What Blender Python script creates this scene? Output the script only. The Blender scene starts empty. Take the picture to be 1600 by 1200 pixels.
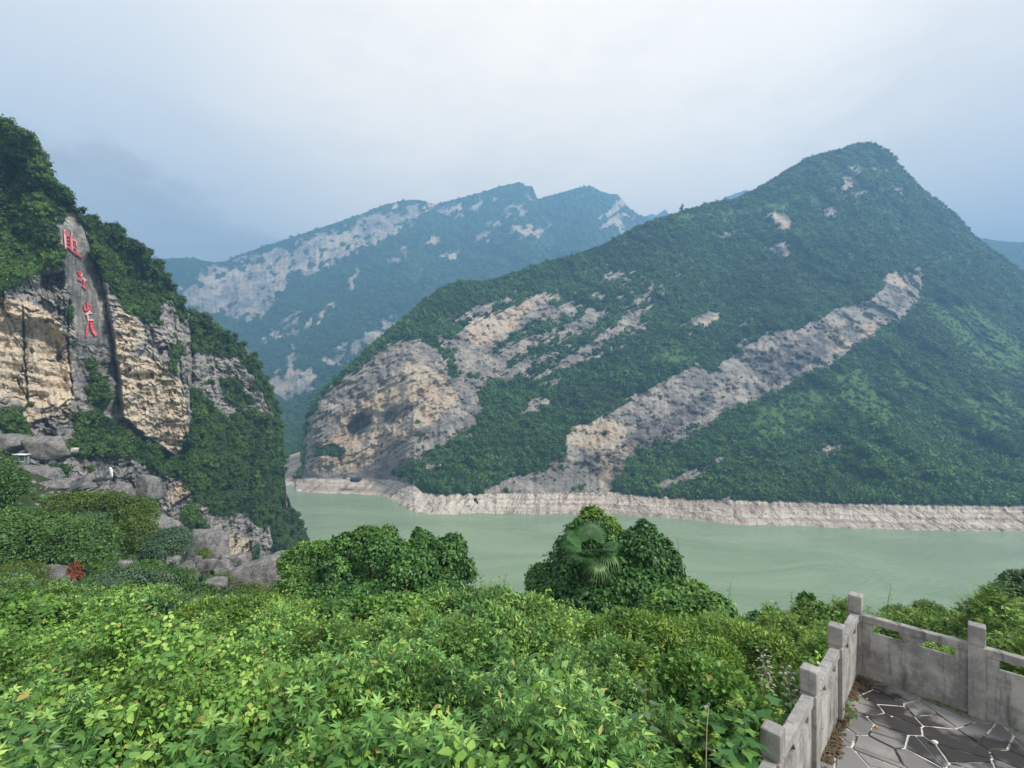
import bpy, bmesh, math, random
import numpy as np
from mathutils import Vector, Matrix

random.seed(7)
rng = np.random.default_rng(7)
sc = bpy.context.scene
COL = sc.collection

# ------------------------------------------------------------------ camera, sky, sun, exposure
F = 752.0                       # focal length in photo pixels (photo 1600 wide)
CAMZ = 4.4
cam_d = bpy.data.cameras.new('camera')
cam = bpy.data.objects.new('camera', cam_d)
COL.objects.link(cam)
cam.location = (0, 0, CAMZ)
cam.rotation_euler = (math.radians(90), 0, 0)
cam_d.sensor_width = 36.0
cam_d.lens = 36.0 * F / 1600.0
cam_d.clip_start = 0.05
cam_d.clip_end = 30000
sc.camera = cam
sc.view_settings.view_transform = 'Standard'
sc.view_settings.look = 'None'
sc.view_settings.exposure = 0.85
sc.view_settings.gamma = 1.0
sc.view_settings.use_curve_mapping = False

SUN_DIR = Vector((0.80, -0.40, 0.84)).normalized()      # towards the sun
sun_d = bpy.data.lights.new('sun', 'SUN')
sun_d.energy = 5.0
sun_d.angle = math.radians(9)
sun_d.color = (1.0, 0.95, 0.86)
sun = bpy.data.objects.new('sun', sun_d)
COL.objects.link(sun)
sun.rotation_euler = SUN_DIR.to_track_quat('Z', 'Y').to_euler()

HAZE_DENSITY = 0.00050
HAZE_COLOR = (0.25, 0.55, 1.0, 1)


class NT:
    """small helper for building node trees"""
    def __init__(self, tree):
        self.t = tree
        self.t.nodes.clear()

    def n(self, typ, ins=None, **props):
        nd = self.t.nodes.new(typ)
        for k, v in props.items():
            setattr(nd, k, v)
        if ins:
            for k, v in ins.items():
                self.set(nd.inputs[k], v)
        return nd

    def set(self, sock, v):
        if isinstance(v, bpy.types.NodeSocket):
            self.t.links.new(v, sock)
        else:
            if isinstance(v, (tuple, list)) and sock.type == 'RGBA' and len(v) == 3:
                v = (*v, 1.0)
            sock.default_value = v

    def math(self, op, a, b=None, c=None, clamp=False):
        nd = self.n('ShaderNodeMath', operation=op, use_clamp=clamp)
        for i, v in enumerate((a, b, c)):
            if v is not None:
                self.set(nd.inputs[i], v)
        return nd.outputs[0]

    def vmath(self, op, a, b=None):
        nd = self.n('ShaderNodeVectorMath', operation=op)
        self.set(nd.inputs[0], a)
        if b is not None:
            self.set(nd.inputs[1], b)
        return nd.outputs[1] if op in ('DOT_PRODUCT', 'LENGTH', 'DISTANCE') else nd.outputs[0]

    def mix(self, f, a, b, mode='MIX'):
        nd = self.n('ShaderNodeMix', data_type='RGBA', blend_type=mode)
        self.set(nd.inputs[0], f)
        self.set(nd.inputs[6], a)
        self.set(nd.inputs[7], b)
        return nd.outputs[2]

    def step(self, v, lo, hi, a=0.0, b=1.0):
        nd = self.n('ShaderNodeMapRange', interpolation_type='SMOOTHSTEP')
        self.set(nd.inputs[0], v)
        nd.inputs[1].default_value = lo
        nd.inputs[2].default_value = hi
        nd.inputs[3].default_value = a
        nd.inputs[4].default_value = b
        return nd.outputs[0]

    def noise(self, vec, scale, detail=4, rough=0.55, dist=0.0):
        nd = self.n('ShaderNodeTexNoise', {'Scale': scale, 'Detail': detail, 'Roughness': rough, 'Distortion': dist})
        self.set(nd.inputs['Vector'], vec)
        return nd.outputs[0]

    def vor(self, vec, scale, feature='F1', out=0):
        nd = self.n('ShaderNodeTexVoronoi', {'Scale': scale}, feature=feature)
        self.set(nd.inputs['Vector'], vec)
        return nd.outputs[out]

    def scale(self, vec, s):
        nd = self.n('ShaderNodeMapping', {'Scale': s})
        self.set(nd.inputs['Vector'], vec)
        return nd.outputs[0]

    def attr(self, name, typ='GEOMETRY'):
        nd = self.n('ShaderNodeAttribute', attribute_name=name, attribute_type=typ)
        return nd.outputs['Fac']

    def pos(self):
        return self.n('ShaderNodeNewGeometry').outputs['Position']


def build_world():
    w = bpy.data.worlds.new('World')
    sc.world = w
    w.use_nodes = True
    s = NT(w.node_tree)
    v = s.n('ShaderNodeTexCoord').outputs['Generated']
    sky = s.n('ShaderNodeTexSky', sky_type='NISHITA', sun_disc=False)
    sky.sun_elevation = math.asin(SUN_DIR.z)
    sky.sun_rotation = math.atan2(SUN_DIR.x, SUN_DIR.y)
    sky.altitude = 200
    sky.dust_density = 2.0
    sp = s.n('ShaderNodeSeparateXYZ', {0: v})
    x, y, z = sp.outputs
    big = s.noise(s.scale(v, (1.0, 1.0, 2.6)), 1.6, 3, 0.5)
    fine = s.noise(s.scale(v, (1.0, 1.0, 2.2)), 5.0, 7, 0.6, 0.4)
    wisp = s.noise(s.scale(v, (1.0, 1.0, 2.4)), 13.0, 9, 0.66, 0.7)
    # an even overcast, brightest towards the middle of the gorge, greyer to the right and bluer up left
    bright, blue, grey = (12.2, 10.3, 7.8), (8.9, 8.0, 6.9), (10.2, 8.2, 5.8)
    d0 = Vector((150, F, 330)).normalized()
    k = s.vmath('DOT_PRODUCT', v, tuple(d0))
    k = s.math('ADD', k, s.math('MULTIPLY', s.math('SUBTRACT', big, 0.5), 0.35))
    c = s.mix(s.step(k, 0.70, 1.0), blue, bright)
    # grey veil on the right
    g = s.math('ADD', x, s.math('MULTIPLY', s.math('SUBTRACT', fine, 0.5), 0.55))
    g = s.math('SUBTRACT', g, s.math('MULTIPLY', s.math('ABSOLUTE', s.math('SUBTRACT', z, 0.25)), 0.5))
    c = s.mix(s.math('MULTIPLY', s.step(g, 0.30, 0.62), 0.75), c, grey)
    # soft wisps
    c = s.mix(s.math('MULTIPLY', s.step(s.math('ADD', s.math('MULTIPLY', fine, 0.7), s.math('MULTIPLY', wisp, 0.3)), 0.44, 0.66), 0.26), c, (8.0, 7.0, 5.8))
    # dark cloud bank lying low on the left
    top = s.math('ADD', 0.335, s.math('MULTIPLY', s.math('SUBTRACT', fine, 0.5), 0.34))
    top = s.math('ADD', top, s.math('MULTIPLY', s.math('SUBTRACT', wisp, 0.5), 0.10))
    top = s.math('SUBTRACT', top, s.math('MULTIPLY', s.math('MAXIMUM', s.math('ADD', x, 0.50), 0.0), 0.32))
    below = s.step(s.math('SUBTRACT', top, z), -0.02, 0.045)
    left = s.math('MULTIPLY', s.step(x, -0.10, -0.34), s.step(y, 0.0, 0.4))
    bank = s.math('MULTIPLY', s.math('MULTIPLY', below, left), s.step(s.noise(s.scale(v, (1.0, 1.0, 3.0)), 4.2, 9, 0.66, 0.8), 0.36, 0.66, 1.0, 0.45))
    c = s.mix(bank, c, (6.6, 5.2, 3.7))
    # far haze towards the horizon
    c = s.mix(s.step(z, 0.24, -0.02, 0.0, 0.5), c, (11.0, 8.8, 6.0))
    c = s.mix(0.93, sky.outputs[0], c)
    bg = s.n('ShaderNodeBackground', {'Color': c, 'Strength': 0.1})
    out = s.n('ShaderNodeOutputWorld', {'Surface': bg.outputs[0]})


build_world()
sc.cycles.max_bounces = 6
sc.cycles.diffuse_bounces = 3
sc.cycles.glossy_bounces = 2
sc.cycles.transmission_bounces = 3
sc.cycles.transparent_max_bounces = 4
sc.cycles.volume_bounces = 0


# ------------------------------------------------------------------ numeric helpers
def ray(px, py, Y):
    px, py, Y = np.broadcast_arrays(np.asarray(px, float), np.asarray(py, float), np.asarray(Y, float))
    return np.stack([(px - 800) / F * Y, Y, CAMZ - (py - 600) / F * Y], -1)


def at(px, py, Y):
    return Vector(ray(px, py, Y).tolist())


def _h(a, b, c, s):
    h = (a.astype(np.uint32) * np.uint32(374761393) + b.astype(np.uint32) * np.uint32(668265263)
         + c.astype(np.uint32) * np.uint32(2246822519) + np.uint32((s * 3266489917) & 0xffffffff))
    h = (h ^ (h >> np.uint32(13))) * np.uint32(1274126177)
    h = (h ^ (h >> np.uint32(16))) * np.uint32(2654435761)
    return h ^ (h >> np.uint32(15))


def perlin(p, seed=0):
    sh = p.shape[:-1]
    p = p.reshape(-1, 3)
    i = np.floor(p).astype(np.int64)
    f = p - i
    i = i & 0xffffffff
    u = f * f * f * (f * (f * 6 - 15) + 10)
    res = 0
    for dx in (0, 1):
        for dy in (0, 1):
            for dz in (0, 1):
                h = _h(i[:, 0] + dx, i[:, 1] + dy, i[:, 2] + dz, seed)
                g = ((h & np.uint32(1023)).astype(float) / 511.5 - 1) * (f[:, 0] - dx) \
                    + (((h >> np.uint32(10)) & np.uint32(1023)).astype(float) / 511.5 - 1) * (f[:, 1] - dy) \
                    + (((h >> np.uint32(20)) & np.uint32(1023)).astype(float) / 511.5 - 1) * (f[:, 2] - dz)
                w = (u[:, 0] if dx else 1 - u[:, 0]) * (u[:, 1] if dy else 1 - u[:, 1]) * (u[:, 2] if dz else 1 - u[:, 2])
                res = res + w * g
    return (res * 1.3).reshape(sh)


def fbm(p, octv=4, seed=0, gain=0.5, ridge=False):
    r, a, tot = 0, 1.0, 0
    q = np.asarray(p, float)
    for o in range(octv):
        n = perlin(q, seed + o * 17)
        if ridge:
            n = 1 - 2 * np.abs(n) ** 0.8
        r = r + a * n
        tot += a
        a *= gain
        q = q * 2.03 + 11.7
    return r / tot


def worley(p, seed=0):
    sh = p.shape[:-1]
    p = p.reshape(-1, 3)
    i = np.floor(p).astype(np.int64)
    f1 = np.full(len(p), 9.0)
    f2 = np.full(len(p), 9.0)
    cid = np.zeros(len(p))
    for dx in (-1, 0, 1):
        for dy in (-1, 0, 1):
            for dz in (-1, 0, 1):
                c = i + (dx, dy, dz)
                cc = c & 0xffffffff
                h = _h(cc[:, 0], cc[:, 1], cc[:, 2], seed)
                o = np.stack([(h & np.uint32(1023)), ((h >> np.uint32(10)) & np.uint32(1023)),
                              ((h >> np.uint32(20)) & np.uint32(1023))], -1) / 1023.0
                d = np.abs(c + o - p).sum(1) * 0.6
                m = d < f1
                f2 = np.where(m, f1, np.minimum(f2, d))
                cid = np.where(m, (h % np.uint32(997)).astype(float) / 997, cid)
                f1 = np.where(m, d, f1)
    return f1.reshape(sh), f2.reshape(sh), cid.reshape(sh)


def sdpoly(px, py, poly):
    """signed distance in photo pixels, positive inside"""
    px = np.asarray(px, float)
    py = np.asarray(py, float)
    P = np.asarray(poly, float)
    d = np.full(px.shape, 1e9)
    ins = np.zeros(px.shape, bool)
    for k in range(len(P)):
        a, b = P[k], P[(k + 1) % len(P)]
        e = b - a
        wx, wy = px - a[0], py - a[1]
        t = np.clip((wx * e[0] + wy * e[1]) / (e @ e + 1e-9), 0, 1)
        d = np.minimum(d, (wx - t * e[0]) ** 2 + (wy - t * e[1]) ** 2)
        cr = (a[1] > py) != (b[1] > py)
        with np.errstate(divide='ignore', invalid='ignore'):
            xi = (b[0] - a[0]) * (py - a[1]) / (b[1] - a[1] + 1e-12) + a[0]
        ins ^= cr & (px < xi)
    return np.where(ins, 1, -1) * np.sqrt(d)


def polys(px, py, ps):
    r = np.full(np.shape(px), -1e9)
    for p in ps:
        r = np.maximum(r, sdpoly(px, py, p))
    return r


def ss(x, a, b):
    t = np.clip((x - a) / (b - a), 0, 1)
    return t * t * (3 - 2 * t)


def lin(pts):
    P = np.asarray(pts, float)
    return lambda x: np.interp(x, P[:, 0], P[:, 1])


# ------------------------------------------------------------------ object helpers
def link(name, me, mat=None, parent=None):
    o = bpy.data.objects.new(name, me)
    COL.objects.link(o)
    if mat is not None and me is not None:
        if not me.materials:
            me.materials.append(mat)
    if parent is not None:
        o.parent = parent
    return o


def tag(o, label=None, cat=None, group=None, kind=None):
    if label:
        o['label'] = label
    if cat:
        o['category'] = cat
    if group:
        o['group'] = group
    if kind:
        o['kind'] = kind
    return o


def empty(name, loc, label, cat, group=None, rz=0.0):
    o = bpy.data.objects.new(name, None)
    COL.objects.link(o)
    o.location = loc
    o.rotation_euler = (0, 0, rz)
    o.empty_display_size = 0.2
    return tag(o, label, cat, group)


def np_mesh(name, V, Fc, mat=None, attrs=None, smooth=False):
    """V (n,3); Fc (m,k) constant face size"""
    V = np.ascontiguousarray(V, dtype=np.float32).reshape(-1, 3)
    Fc = np.ascontiguousarray(Fc, dtype=np.int32)
    k = Fc.shape[1]
    me = bpy.data.meshes.new(name)
    me.vertices.add(len(V))
    me.vertices.foreach_set('co', V.ravel())
    me.loops.add(Fc.size)
    me.loops.foreach_set('vertex_index', Fc.ravel())
    me.polygons.add(len(Fc))
    me.polygons.foreach_set('loop_start', np.arange(0, Fc.size, k, dtype=np.int32))
    try:
        me.polygons.foreach_set('loop_total', np.full(len(Fc), k, dtype=np.int32))
    except Exception:
        pass
    me.update(calc_edges=True)
    if smooth:
        me.polygons.foreach_set('use_smooth', np.ones(len(Fc), bool))
    for an, av in (attrs or {}).items():
        a = me.attributes.new(an, 'FLOAT', 'POINT')
        a.data.foreach_set('value', np.ascontiguousarray(av, dtype=np.float32).ravel())
    if mat is not None:
        me.materials.append(mat)
    return me


def grid_faces(nr, nc):
    i = np.arange(nr * nc).reshape(nr, nc)
    return np.stack([i[:-1, :-1], i[:-1, 1:], i[1:, 1:], i[1:, :-1]], -1).reshape(-1, 4)


class Sheet:
    """ground surface on a grid of bearings and heights; rows from the foot to the ridge"""
    def __init__(self, PX, PY, Yd):
        self.PX, self.PY, self.Y = PX, PY, Yd
        self.P = ray(PX, PY, Yd)
        self.nr, self.nc = PX.shape


def bm_obj(name, bm, mat=None, parent=None, smooth=False):
    me = bpy.data.meshes.new(name)
    bmesh.ops.recalc_face_normals(bm, faces=bm.faces)
    bm.to_mesh(me)
    bm.free()
    if smooth:
        for p in me.polygons:
            p.use_smooth = True
    return link(name, me, mat, parent)


def add_box(bm, x0, x1, y0, y1, z0, z1, bev=0.0, M=None):
    r = bmesh.ops.create_cube(bm, size=1.0)
    vs = r['verts']
    for v in vs:
        v.co = Vector(((x0 + x1) / 2 + v.co.x * (x1 - x0), (y0 + y1) / 2 + v.co.y * (y1 - y0), (z0 + z1) / 2 + v.co.z * (z1 - z0)))
    if bev > 0:
        es = list({e for v in vs for e in v.link_edges})
        r2 = bmesh.ops.bevel(bm, geom=es, offset=bev, segments=2, affect='EDGES', profile=0.6)
        vs = list({v for f in r2['faces'] for v in f.verts} | {v for v in vs if v.is_valid})
    if M is not None:
        for v in vs:
            v.co = M @ v.co
    return vs


def tube_mesh(name, pts, radii, mat, sides=7):
    pts = [Vector(p) for p in pts]
    V, Fc = [], []
    for i, p in enumerate(pts):
        d = (pts[min(i + 1, len(pts) - 1)] - pts[max(i - 1, 0)]).normalized()
        a = d.cross(Vector((0.3, 0.9, 0.1))).normalized()
        b = d.cross(a)
        for k in range(sides):
            t = k * math.tau / sides
            V.append(tuple(p + (a * math.cos(t) + b * math.sin(t)) * radii[i]))
    for i in range(len(pts) - 1):
        for k in range(sides):
            k2 = (k + 1) % sides
            Fc.append((i * sides + k, i * sides + k2, (i + 1) * sides + k2, (i + 1) * sides + k))
    return np_mesh(name, V, Fc, mat, smooth=True)


# ------------------------------------------------------------------ materials
def new_mat(name):
    m = bpy.data.materials.new(name)
    m.use_nodes = True
    return m, NT(m.node_tree)


def finish(s, color, rough=0.8, bump=None, bstr=0.5, bdist=0.1, spec=0.3, translucent=None):
    ins = {'Base Color': color, 'Roughness': rough, 'Specular IOR Level': spec}
    nd = s.n('ShaderNodeBsdfPrincipled', ins)
    if bump is not None:
        b = s.n('ShaderNodeBump', {'Strength': bstr, 'Distance': bdist, 'Height': bump})
        s.set(nd.inputs['Normal'], b.outputs[0])
    o = nd.outputs[0]
    if translucent:
        t = s.n('ShaderNodeBsdfTranslucent', {'Color': translucent[1]})
        mx = s.n('ShaderNodeMixShader', {0: translucent[0]})
        s.set(mx.inputs[1], o)
        s.set(mx.inputs[2], t.outputs[0])
        o = mx.outputs[0]
    s.n('ShaderNodeOutputMaterial', {'Surface': o})


def leaf_mat(name, dark, light, tip, world_scale=0.02, rough=0.5, spec=0.35, trans=0.13, dry=False):
    """leaf colour: per-leaf value 'shade', per-plant value 'tint' and slow drift over the ground"""
    m, s = new_mat(name)
    lv = s.attr('shade')
    tint = s.attr('tint', 'INSTANCER')
    n = s.noise(s.scale(s.pos(), (0.6, 0.6, 2.0)) if world_scale < 0.02 else s.pos(), world_scale, 4, 0.65)
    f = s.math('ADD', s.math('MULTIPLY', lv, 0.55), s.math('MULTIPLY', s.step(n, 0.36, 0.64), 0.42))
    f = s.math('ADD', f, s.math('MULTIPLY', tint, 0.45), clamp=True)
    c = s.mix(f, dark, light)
    c = s.mix(s.math('MULTIPLY', s.step(s.math('ADD', lv, s.math('MULTIPLY', tint, 0.35)), 0.76, 1.25), 0.80), c, tip)
    if dry:
        d_ = s.math('LESS_THAN', s.math('FRACT', s.math('MULTIPLY', lv, 41.37)), 0.016)
        d_ = s.math('MULTIPLY', d_, s.math('GREATER_THAN', lv, 0.03))
        c = s.mix(s.math('MULTIPLY', d_, 0.8), c, (0.36, 0.30, 0.09))
    finish(s, c, rough, spec=spec, translucent=(trans, s.mix(0.5, c, tip)))
    return m


def rock_nodes(s, P, scale, grey=(0.235, 0.22, 0.205), pale=(0.47, 0.42, 0.37), tanc=(0.52, 0.40, 0.29), dark=(0.075, 0.075, 0.078)):
    n1 = s.noise(P, 0.35 * scale, 6, 0.62)
    n2 = s.noise(s.scale(P, (1.0, 1.0, 3.4)), 0.5 * scale, 6, 0.65, 0.6)
    streak = s.noise(s.scale(P, (1.0, 1.0, 0.10)), 1.1 * scale, 5, 0.6)
    c = s.mix(s.step(n1, 0.38, 0.66), grey, pale)
    tn = s.math('ADD', s.attr('ochre'), s.math('MULTIPLY', s.math('SUBTRACT', n2, 0.5), 1.1))
    c = s.mix(s.step(tn, 0.32, 0.75), c, s.mix(s.step(n1, 0.35, 0.65), tanc, (0.58, 0.50, 0.40)))
    dk = s.math('ADD', s.attr('dark_rock'), s.math('MULTIPLY', s.math('SUBTRACT', streak, 0.54), 1.3))
    c = s.mix(s.math('MULTIPLY', s.step(dk, 0.12, 0.62), 0.85), c, dark)
    c = s.mix(s.math('MULTIPLY', s.step(n2, 0.60, 0.74), 0.45), c, (0.52, 0.49, 0.44))
    c = s.mix(s.math('MULTIPLY', s.step(n2, 0.44, 0.34), 0.55), c, dark)
    return c, n1, n2


def mountain_mat(name, scale, veg_dark=(0.022, 0.050, 0.020), veg_light=(0.060, 0.120, 0.035)):
    m, s = new_mat(name)
    P = s.pos()
    rc, n1, n2 = rock_nodes(s, P, scale)
    v = s.noise(P, 1.6 * scale, 5, 0.7)
    vc = s.mix(s.step(v, 0.35, 0.65), veg_dark, veg_light)
    vc = s.mix(s.attr('meadow'), vc, (0.095, 0.185, 0.055))
    c = s.mix(s.attr('bare'), vc, rc)
    # the drawdown zone: bleached, silted rock with level lines and inclined joints
    z = s.n('ShaderNodeSeparateXYZ', {0: P}).outputs[2]
    lv = s.noise(s.scale(P, (0.010, 0.010, 1.0)), 0.55, 4, 0.6)
    bl = s.noise(P, 0.09, 6, 0.65)
    bc = s.mix(s.step(lv, 0.38, 0.62), (0.47, 0.38, 0.31), (0.76, 0.68, 0.58))
    bc = s.mix(s.math('MULTIPLY', s.step(bl, 0.5, 0.7), 0.7), bc, (0.62, 0.59, 0.54))
    da = s.vmath('DOT_PRODUCT', P, (0.80, 0.1, 0.60))
    db = s.vmath('DOT_PRODUCT', P, (-0.60, -0.1, 0.80))
    cv = s.n('ShaderNodeCombineXYZ', {0: s.math('MULTIPLY', da, 0.018), 1: s.math('MULTIPLY', db, 0.14), 2: 0.0})
    jt = s.noise(cv.outputs[0], 1.0, 6, 0.7, 0.6)
    bc = s.mix(s.math('MULTIPLY', s.step(s.math('ABSOLUTE', s.math('SUBTRACT', jt, 0.5)), 0.028, 0.0), 0.75), bc, (0.17, 0.12, 0.10))
    c = s.mix(s.attr('shore'), c, bc)
    h = s.math('ADD', s.math('MULTIPLY', n1, 0.6), s.math('MULTIPLY', v, 0.8))
    finish(s, c, 0.9, h, 0.7, 2.0 / scale, spec=0.15)
    return m


# ------------------------------------------------------------------ instancing for countless vegetation
def mk_scatter_tree(kinds):
    ng = bpy.data.node_groups.new('scatter', 'GeometryNodeTree')
    ng.interface.new_socket('Geometry', in_out='INPUT', socket_type='NodeSocketGeometry')
    ng.interface.new_socket('Geometry', in_out='OUTPUT', socket_type='NodeSocketGeometry')
    N, L = ng.nodes, ng.links
    gi, go = N.new('NodeGroupInput'), N.new('NodeGroupOutput')
    c = bpy.data.collections.new('plant_kinds')
    for i, me in enumerate(kinds):
        c.objects.link(bpy.data.objects.new('%03d' % i, me))
    ci = N.new('GeometryNodeCollectionInfo')
    ci.inputs['Collection'].default_value = c
    ci.inputs['Separate Children'].default_value = True
    ci.inputs['Reset Children'].default_value = True
    ip = N.new('GeometryNodeInstanceOnPoints')
    ip.inputs['Pick Instance'].default_value = True
    L.new(gi.outputs[0], ip.inputs['Points'])
    L.new(ci.outputs[0], ip.inputs['Instance'])

    def att(n, t):
        a = N.new('GeometryNodeInputNamedAttribute')
        a.data_type = t
        a.inputs['Name'].default_value = n
        return a.outputs['Attribute']
    L.new(att('kind_index', 'INT'), ip.inputs['Instance Index'])
    L.new(att('turn', 'FLOAT_VECTOR'), ip.inputs['Rotation'])
    L.new(att('size', 'FLOAT_VECTOR'), ip.inputs['Scale'])
    L.new(ip.outputs[0], go.inputs[0])
    return ng


def scatter(name, pts, kinds, idx, size, turn, tint, parent=None):
    n = len(pts)
    me = bpy.data.meshes.new(name)
    me.vertices.add(n)
    me.vertices.foreach_set('co', np.ascontiguousarray(pts, dtype=np.float32).ravel())
    a = me.attributes.new('kind_index', 'INT', 'POINT')
    a.data.foreach_set('value', np.ascontiguousarray(idx, dtype=np.int32))
    size = np.asarray(size, dtype=np.float32)
    if size.ndim == 1:
        size = np.repeat(size[:, None], 3, 1)
    a = me.attributes.new('size', 'FLOAT_VECTOR', 'POINT')
    a.data.foreach_set('vector', np.ascontiguousarray(size).ravel())
    a = me.attributes.new('turn', 'FLOAT_VECTOR', 'POINT')
    a.data.foreach_set('vector', np.ascontiguousarray(turn, dtype=np.float32).ravel())
    a = me.attributes.new('tint', 'FLOAT', 'POINT')
    a.data.foreach_set('value', np.ascontiguousarray(tint, dtype=np.float32))
    o = link(name, me, None, parent)
    md = o.modifiers.new('scatter', 'NODES')
    md.node_group = mk_scatter_tree(kinds)
    return o


# leaf templates: vertices in (along, side, up) units of leaf length, faces
T_OVATE = (np.array([(0, 0, 0), (.30, .36, .05), (.30, -.36, .05), (.45, 0, -.03), (.72, .22, .0), (.72, -.22, .0), (1, 0, -.10)], float),
           np.array([(0, 3, 1), (0, 2, 3), (1, 3, 4), (2, 5, 3), (3, 6, 4), (3, 5, 6)]))
T_LANCE = (np.array([(0, 0, 0), (.40, .15, .03), (.40, -.15, .03), (.5, 0, -.02), (1, 0, -.16)], float),
           np.array([(0, 3, 1), (0, 2, 3), (1, 3, 4), (2, 4, 3)]))
T_CHIP = (np.array([(0, 0, 0), (.45, .30, .08), (.5, -.32, .04), (1, 0.03, -.1)], float),
          np.array([(0, 3, 1), (0, 2, 3)]))
T_LOBED = (np.array([(0, 0, 0), (-.06, .28, .02), (.28, .26, .02), (.26, .50, -.04), (.55, .20, .0), (1, 0, -.12),
                     (-.06, -.28, .02), (.28, -.26, .02), (.26, -.50, -.04), (.55, -.20, .0), (.45, 0, -.04)], float),
           np.array([(0, 10, 1), (1, 10, 2), (1, 2, 3), (2, 10, 4), (2, 4, 3), (4, 10, 5),
                     (0, 6, 10), (6, 7, 10), (6, 8, 7), (7, 9, 10), (7, 8, 9), (9, 5, 10)]))


def leaf_arrays(pos, along, up, size, shade, templ):
    """replicate a leaf template for arrays of positions and frames"""
    pos, along, up = (np.asarray(a, float) for a in (pos, along, up))
    along = along / (np.linalg.norm(along, axis=1, keepdims=True) + 1e-9)
    side = np.cross(up, along)
    side /= (np.linalg.norm(side, axis=1, keepdims=True) + 1e-9)
    nrm = np.cross(along, side)
    T, Fc = templ
    size = np.asarray(size, float)[:, None, None]
    V = pos[:, None] + size * (T[None, :, 0:1] * along[:, None] + T[None, :, 1:2] * side[:, None] + T[None, :, 2:3] * nrm[:, None])
    n, k = len(pos), len(T)
    FF = (Fc[None] + (np.arange(n) * k)[:, None, None]).reshape(-1, 3)
    return V.reshape(-1, 3), FF, np.repeat(shade, k)


def merge(parts):
    V, Fc, S, o = [], [], [], 0
    for v, f, s_ in parts:
        V.append(v)
        Fc.append(f + o)
        S.append(s_)
        o += len(v)
    return np.concatenate(V), np.concatenate(Fc), np.concatenate(S)


def leaf_mesh(name, parts, mat):
    v, f, s_ = merge(parts)
    return np_mesh(name, v, f, mat, {'shade': s_})


def unit(n, r=None):
    r = r or rng
    v = r.normal(size=(n, 3))
    return v / np.linalg.norm(v, axis=1, keepdims=True)


def crown_mesh(name, n, leaf, mat, seed, templ=T_CHIP, core=True, squash=0.8, lumps=7):
    """an irregular crown of leaf clumps about one unit across the radius, flat foot at z=-0.4"""
    r = np.random.default_rng(seed)
    C = unit(lumps, r) * r.uniform(0.25, 0.62, (lumps, 1)) * (1, 1, squash)
    C[:, 2] += 0.1
    R = r.uniform(0.30, 0.55, lumps)
    k = r.integers(0, lumps, n)
    d = unit(n, r)
    d[:, 2] = np.abs(d[:, 2]) * np.where(r.random(n) < 0.8, 1, -1)
    rad = R[k] * r.uniform(0.72, 1.08, n)
    pos = C[k] + d * rad[:, None]
    al = d * 0.6 + unit(n, r) * 0.75 + (0, 0, -0.15)
    up = d + unit(n, r) * 0.5
    sh = np.clip(r.random(n) * 0.8 + (R[k] - 0.4) * 1.2, 0, 1)
    parts = [leaf_arrays(pos, al, up, leaf * r.uniform(0.7, 1.3, n), sh, templ)]
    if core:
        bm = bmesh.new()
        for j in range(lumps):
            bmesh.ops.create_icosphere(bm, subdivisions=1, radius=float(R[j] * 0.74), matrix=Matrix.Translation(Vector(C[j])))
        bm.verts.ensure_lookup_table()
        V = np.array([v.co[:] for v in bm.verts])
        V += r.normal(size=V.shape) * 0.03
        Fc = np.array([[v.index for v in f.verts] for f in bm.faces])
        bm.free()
        parts.append((V, Fc, np.zeros(len(V))))  # solid core in the darkest leaf tone, for the crown's shaded inside
    return leaf_mesh(name, parts, mat)


M_far_leaf = leaf_mat('foliage_far_bank', (0.018, 0.046, 0.018), (0.100, 0.205, 0.046), (0.18, 0.32, 0.08), 0.011, trans=0.1, spec=0.15)
M_cliff_leaf = leaf_mat('foliage_cliff', (0.018, 0.042, 0.014), (0.095, 0.175, 0.038), (0.20, 0.30, 0.06), 0.07, trans=0.15, spec=0.2)
M_bush = leaf_mat('foliage_bush', (0.024, 0.062, 0.016), (0.105, 0.215, 0.050), (0.22, 0.36, 0.09), 0.15)
M_kudzu = leaf_mat('foliage_vine', (0.026, 0.085, 0.018), (0.155, 0.32, 0.058), (0.36, 0.53, 0.10), 0.5, rough=0.45, dry=True)
M_palmate = leaf_mat('foliage_palmate', (0.022, 0.078, 0.022), (0.14, 0.31, 0.07), (0.44, 0.62, 0.15), 0.5, rough=0.42, dry=True)
M_fine = leaf_mat('foliage_fine', (0.035, 0.090, 0.016), (0.175, 0.320, 0.050), (0.42, 0.54, 0.10), 0.5, dry=True)
M_dark_vine = leaf_mat('foliage_dark_vine', (0.016, 0.055, 0.014), (0.062, 0.170, 0.038), (0.20, 0.38, 0.07), 0.3, rough=0.4)
M_yellow = leaf_mat('foliage_yellow_green', (0.040, 0.080, 0.012), (0.110, 0.170, 0.020), (0.19, 0.25, 0.04), 0.2)
M_greybush = leaf_mat('foliage_grey_green', (0.035, 0.075, 0.040), (0.09, 0.16, 0.085), (0.15, 0.23, 0.13), 0.2)
M_rust = leaf_mat('foliage_rust', (0.12, 0.03, 0.012), (0.27, 0.075, 0.03), (0.36, 0.13, 0.05), 0.2)


def simple_mat(name, c, rough=0.7, spec=0.3, var=0.25, scale=8.0):
    m, s = new_mat(name)
    n = s.noise(s.pos(), scale, 5, 0.6)
    dk = tuple(v * (1 - var) for v in c)
    lt = tuple(min(1, v * (1 + var)) for v in c)
    finish(s, s.mix(n, dk, lt), rough, n, 0.3, 0.02, spec=spec)
    return m


M_bark = simple_mat('bark', (0.085, 0.070, 0.050), 0.9)
M_stem = simple_mat('green_stem', (0.12, 0.16, 0.06), 0.7)
M_mountain = mountain_mat('mountain_ground', 0.12)
M_farmountain = mountain_mat('far_mountain_ground', 0.045)
M_hill = mountain_mat('hill_ground', 0.05, (0.035, 0.08, 0.03), (0.08, 0.16, 0.05))


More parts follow.
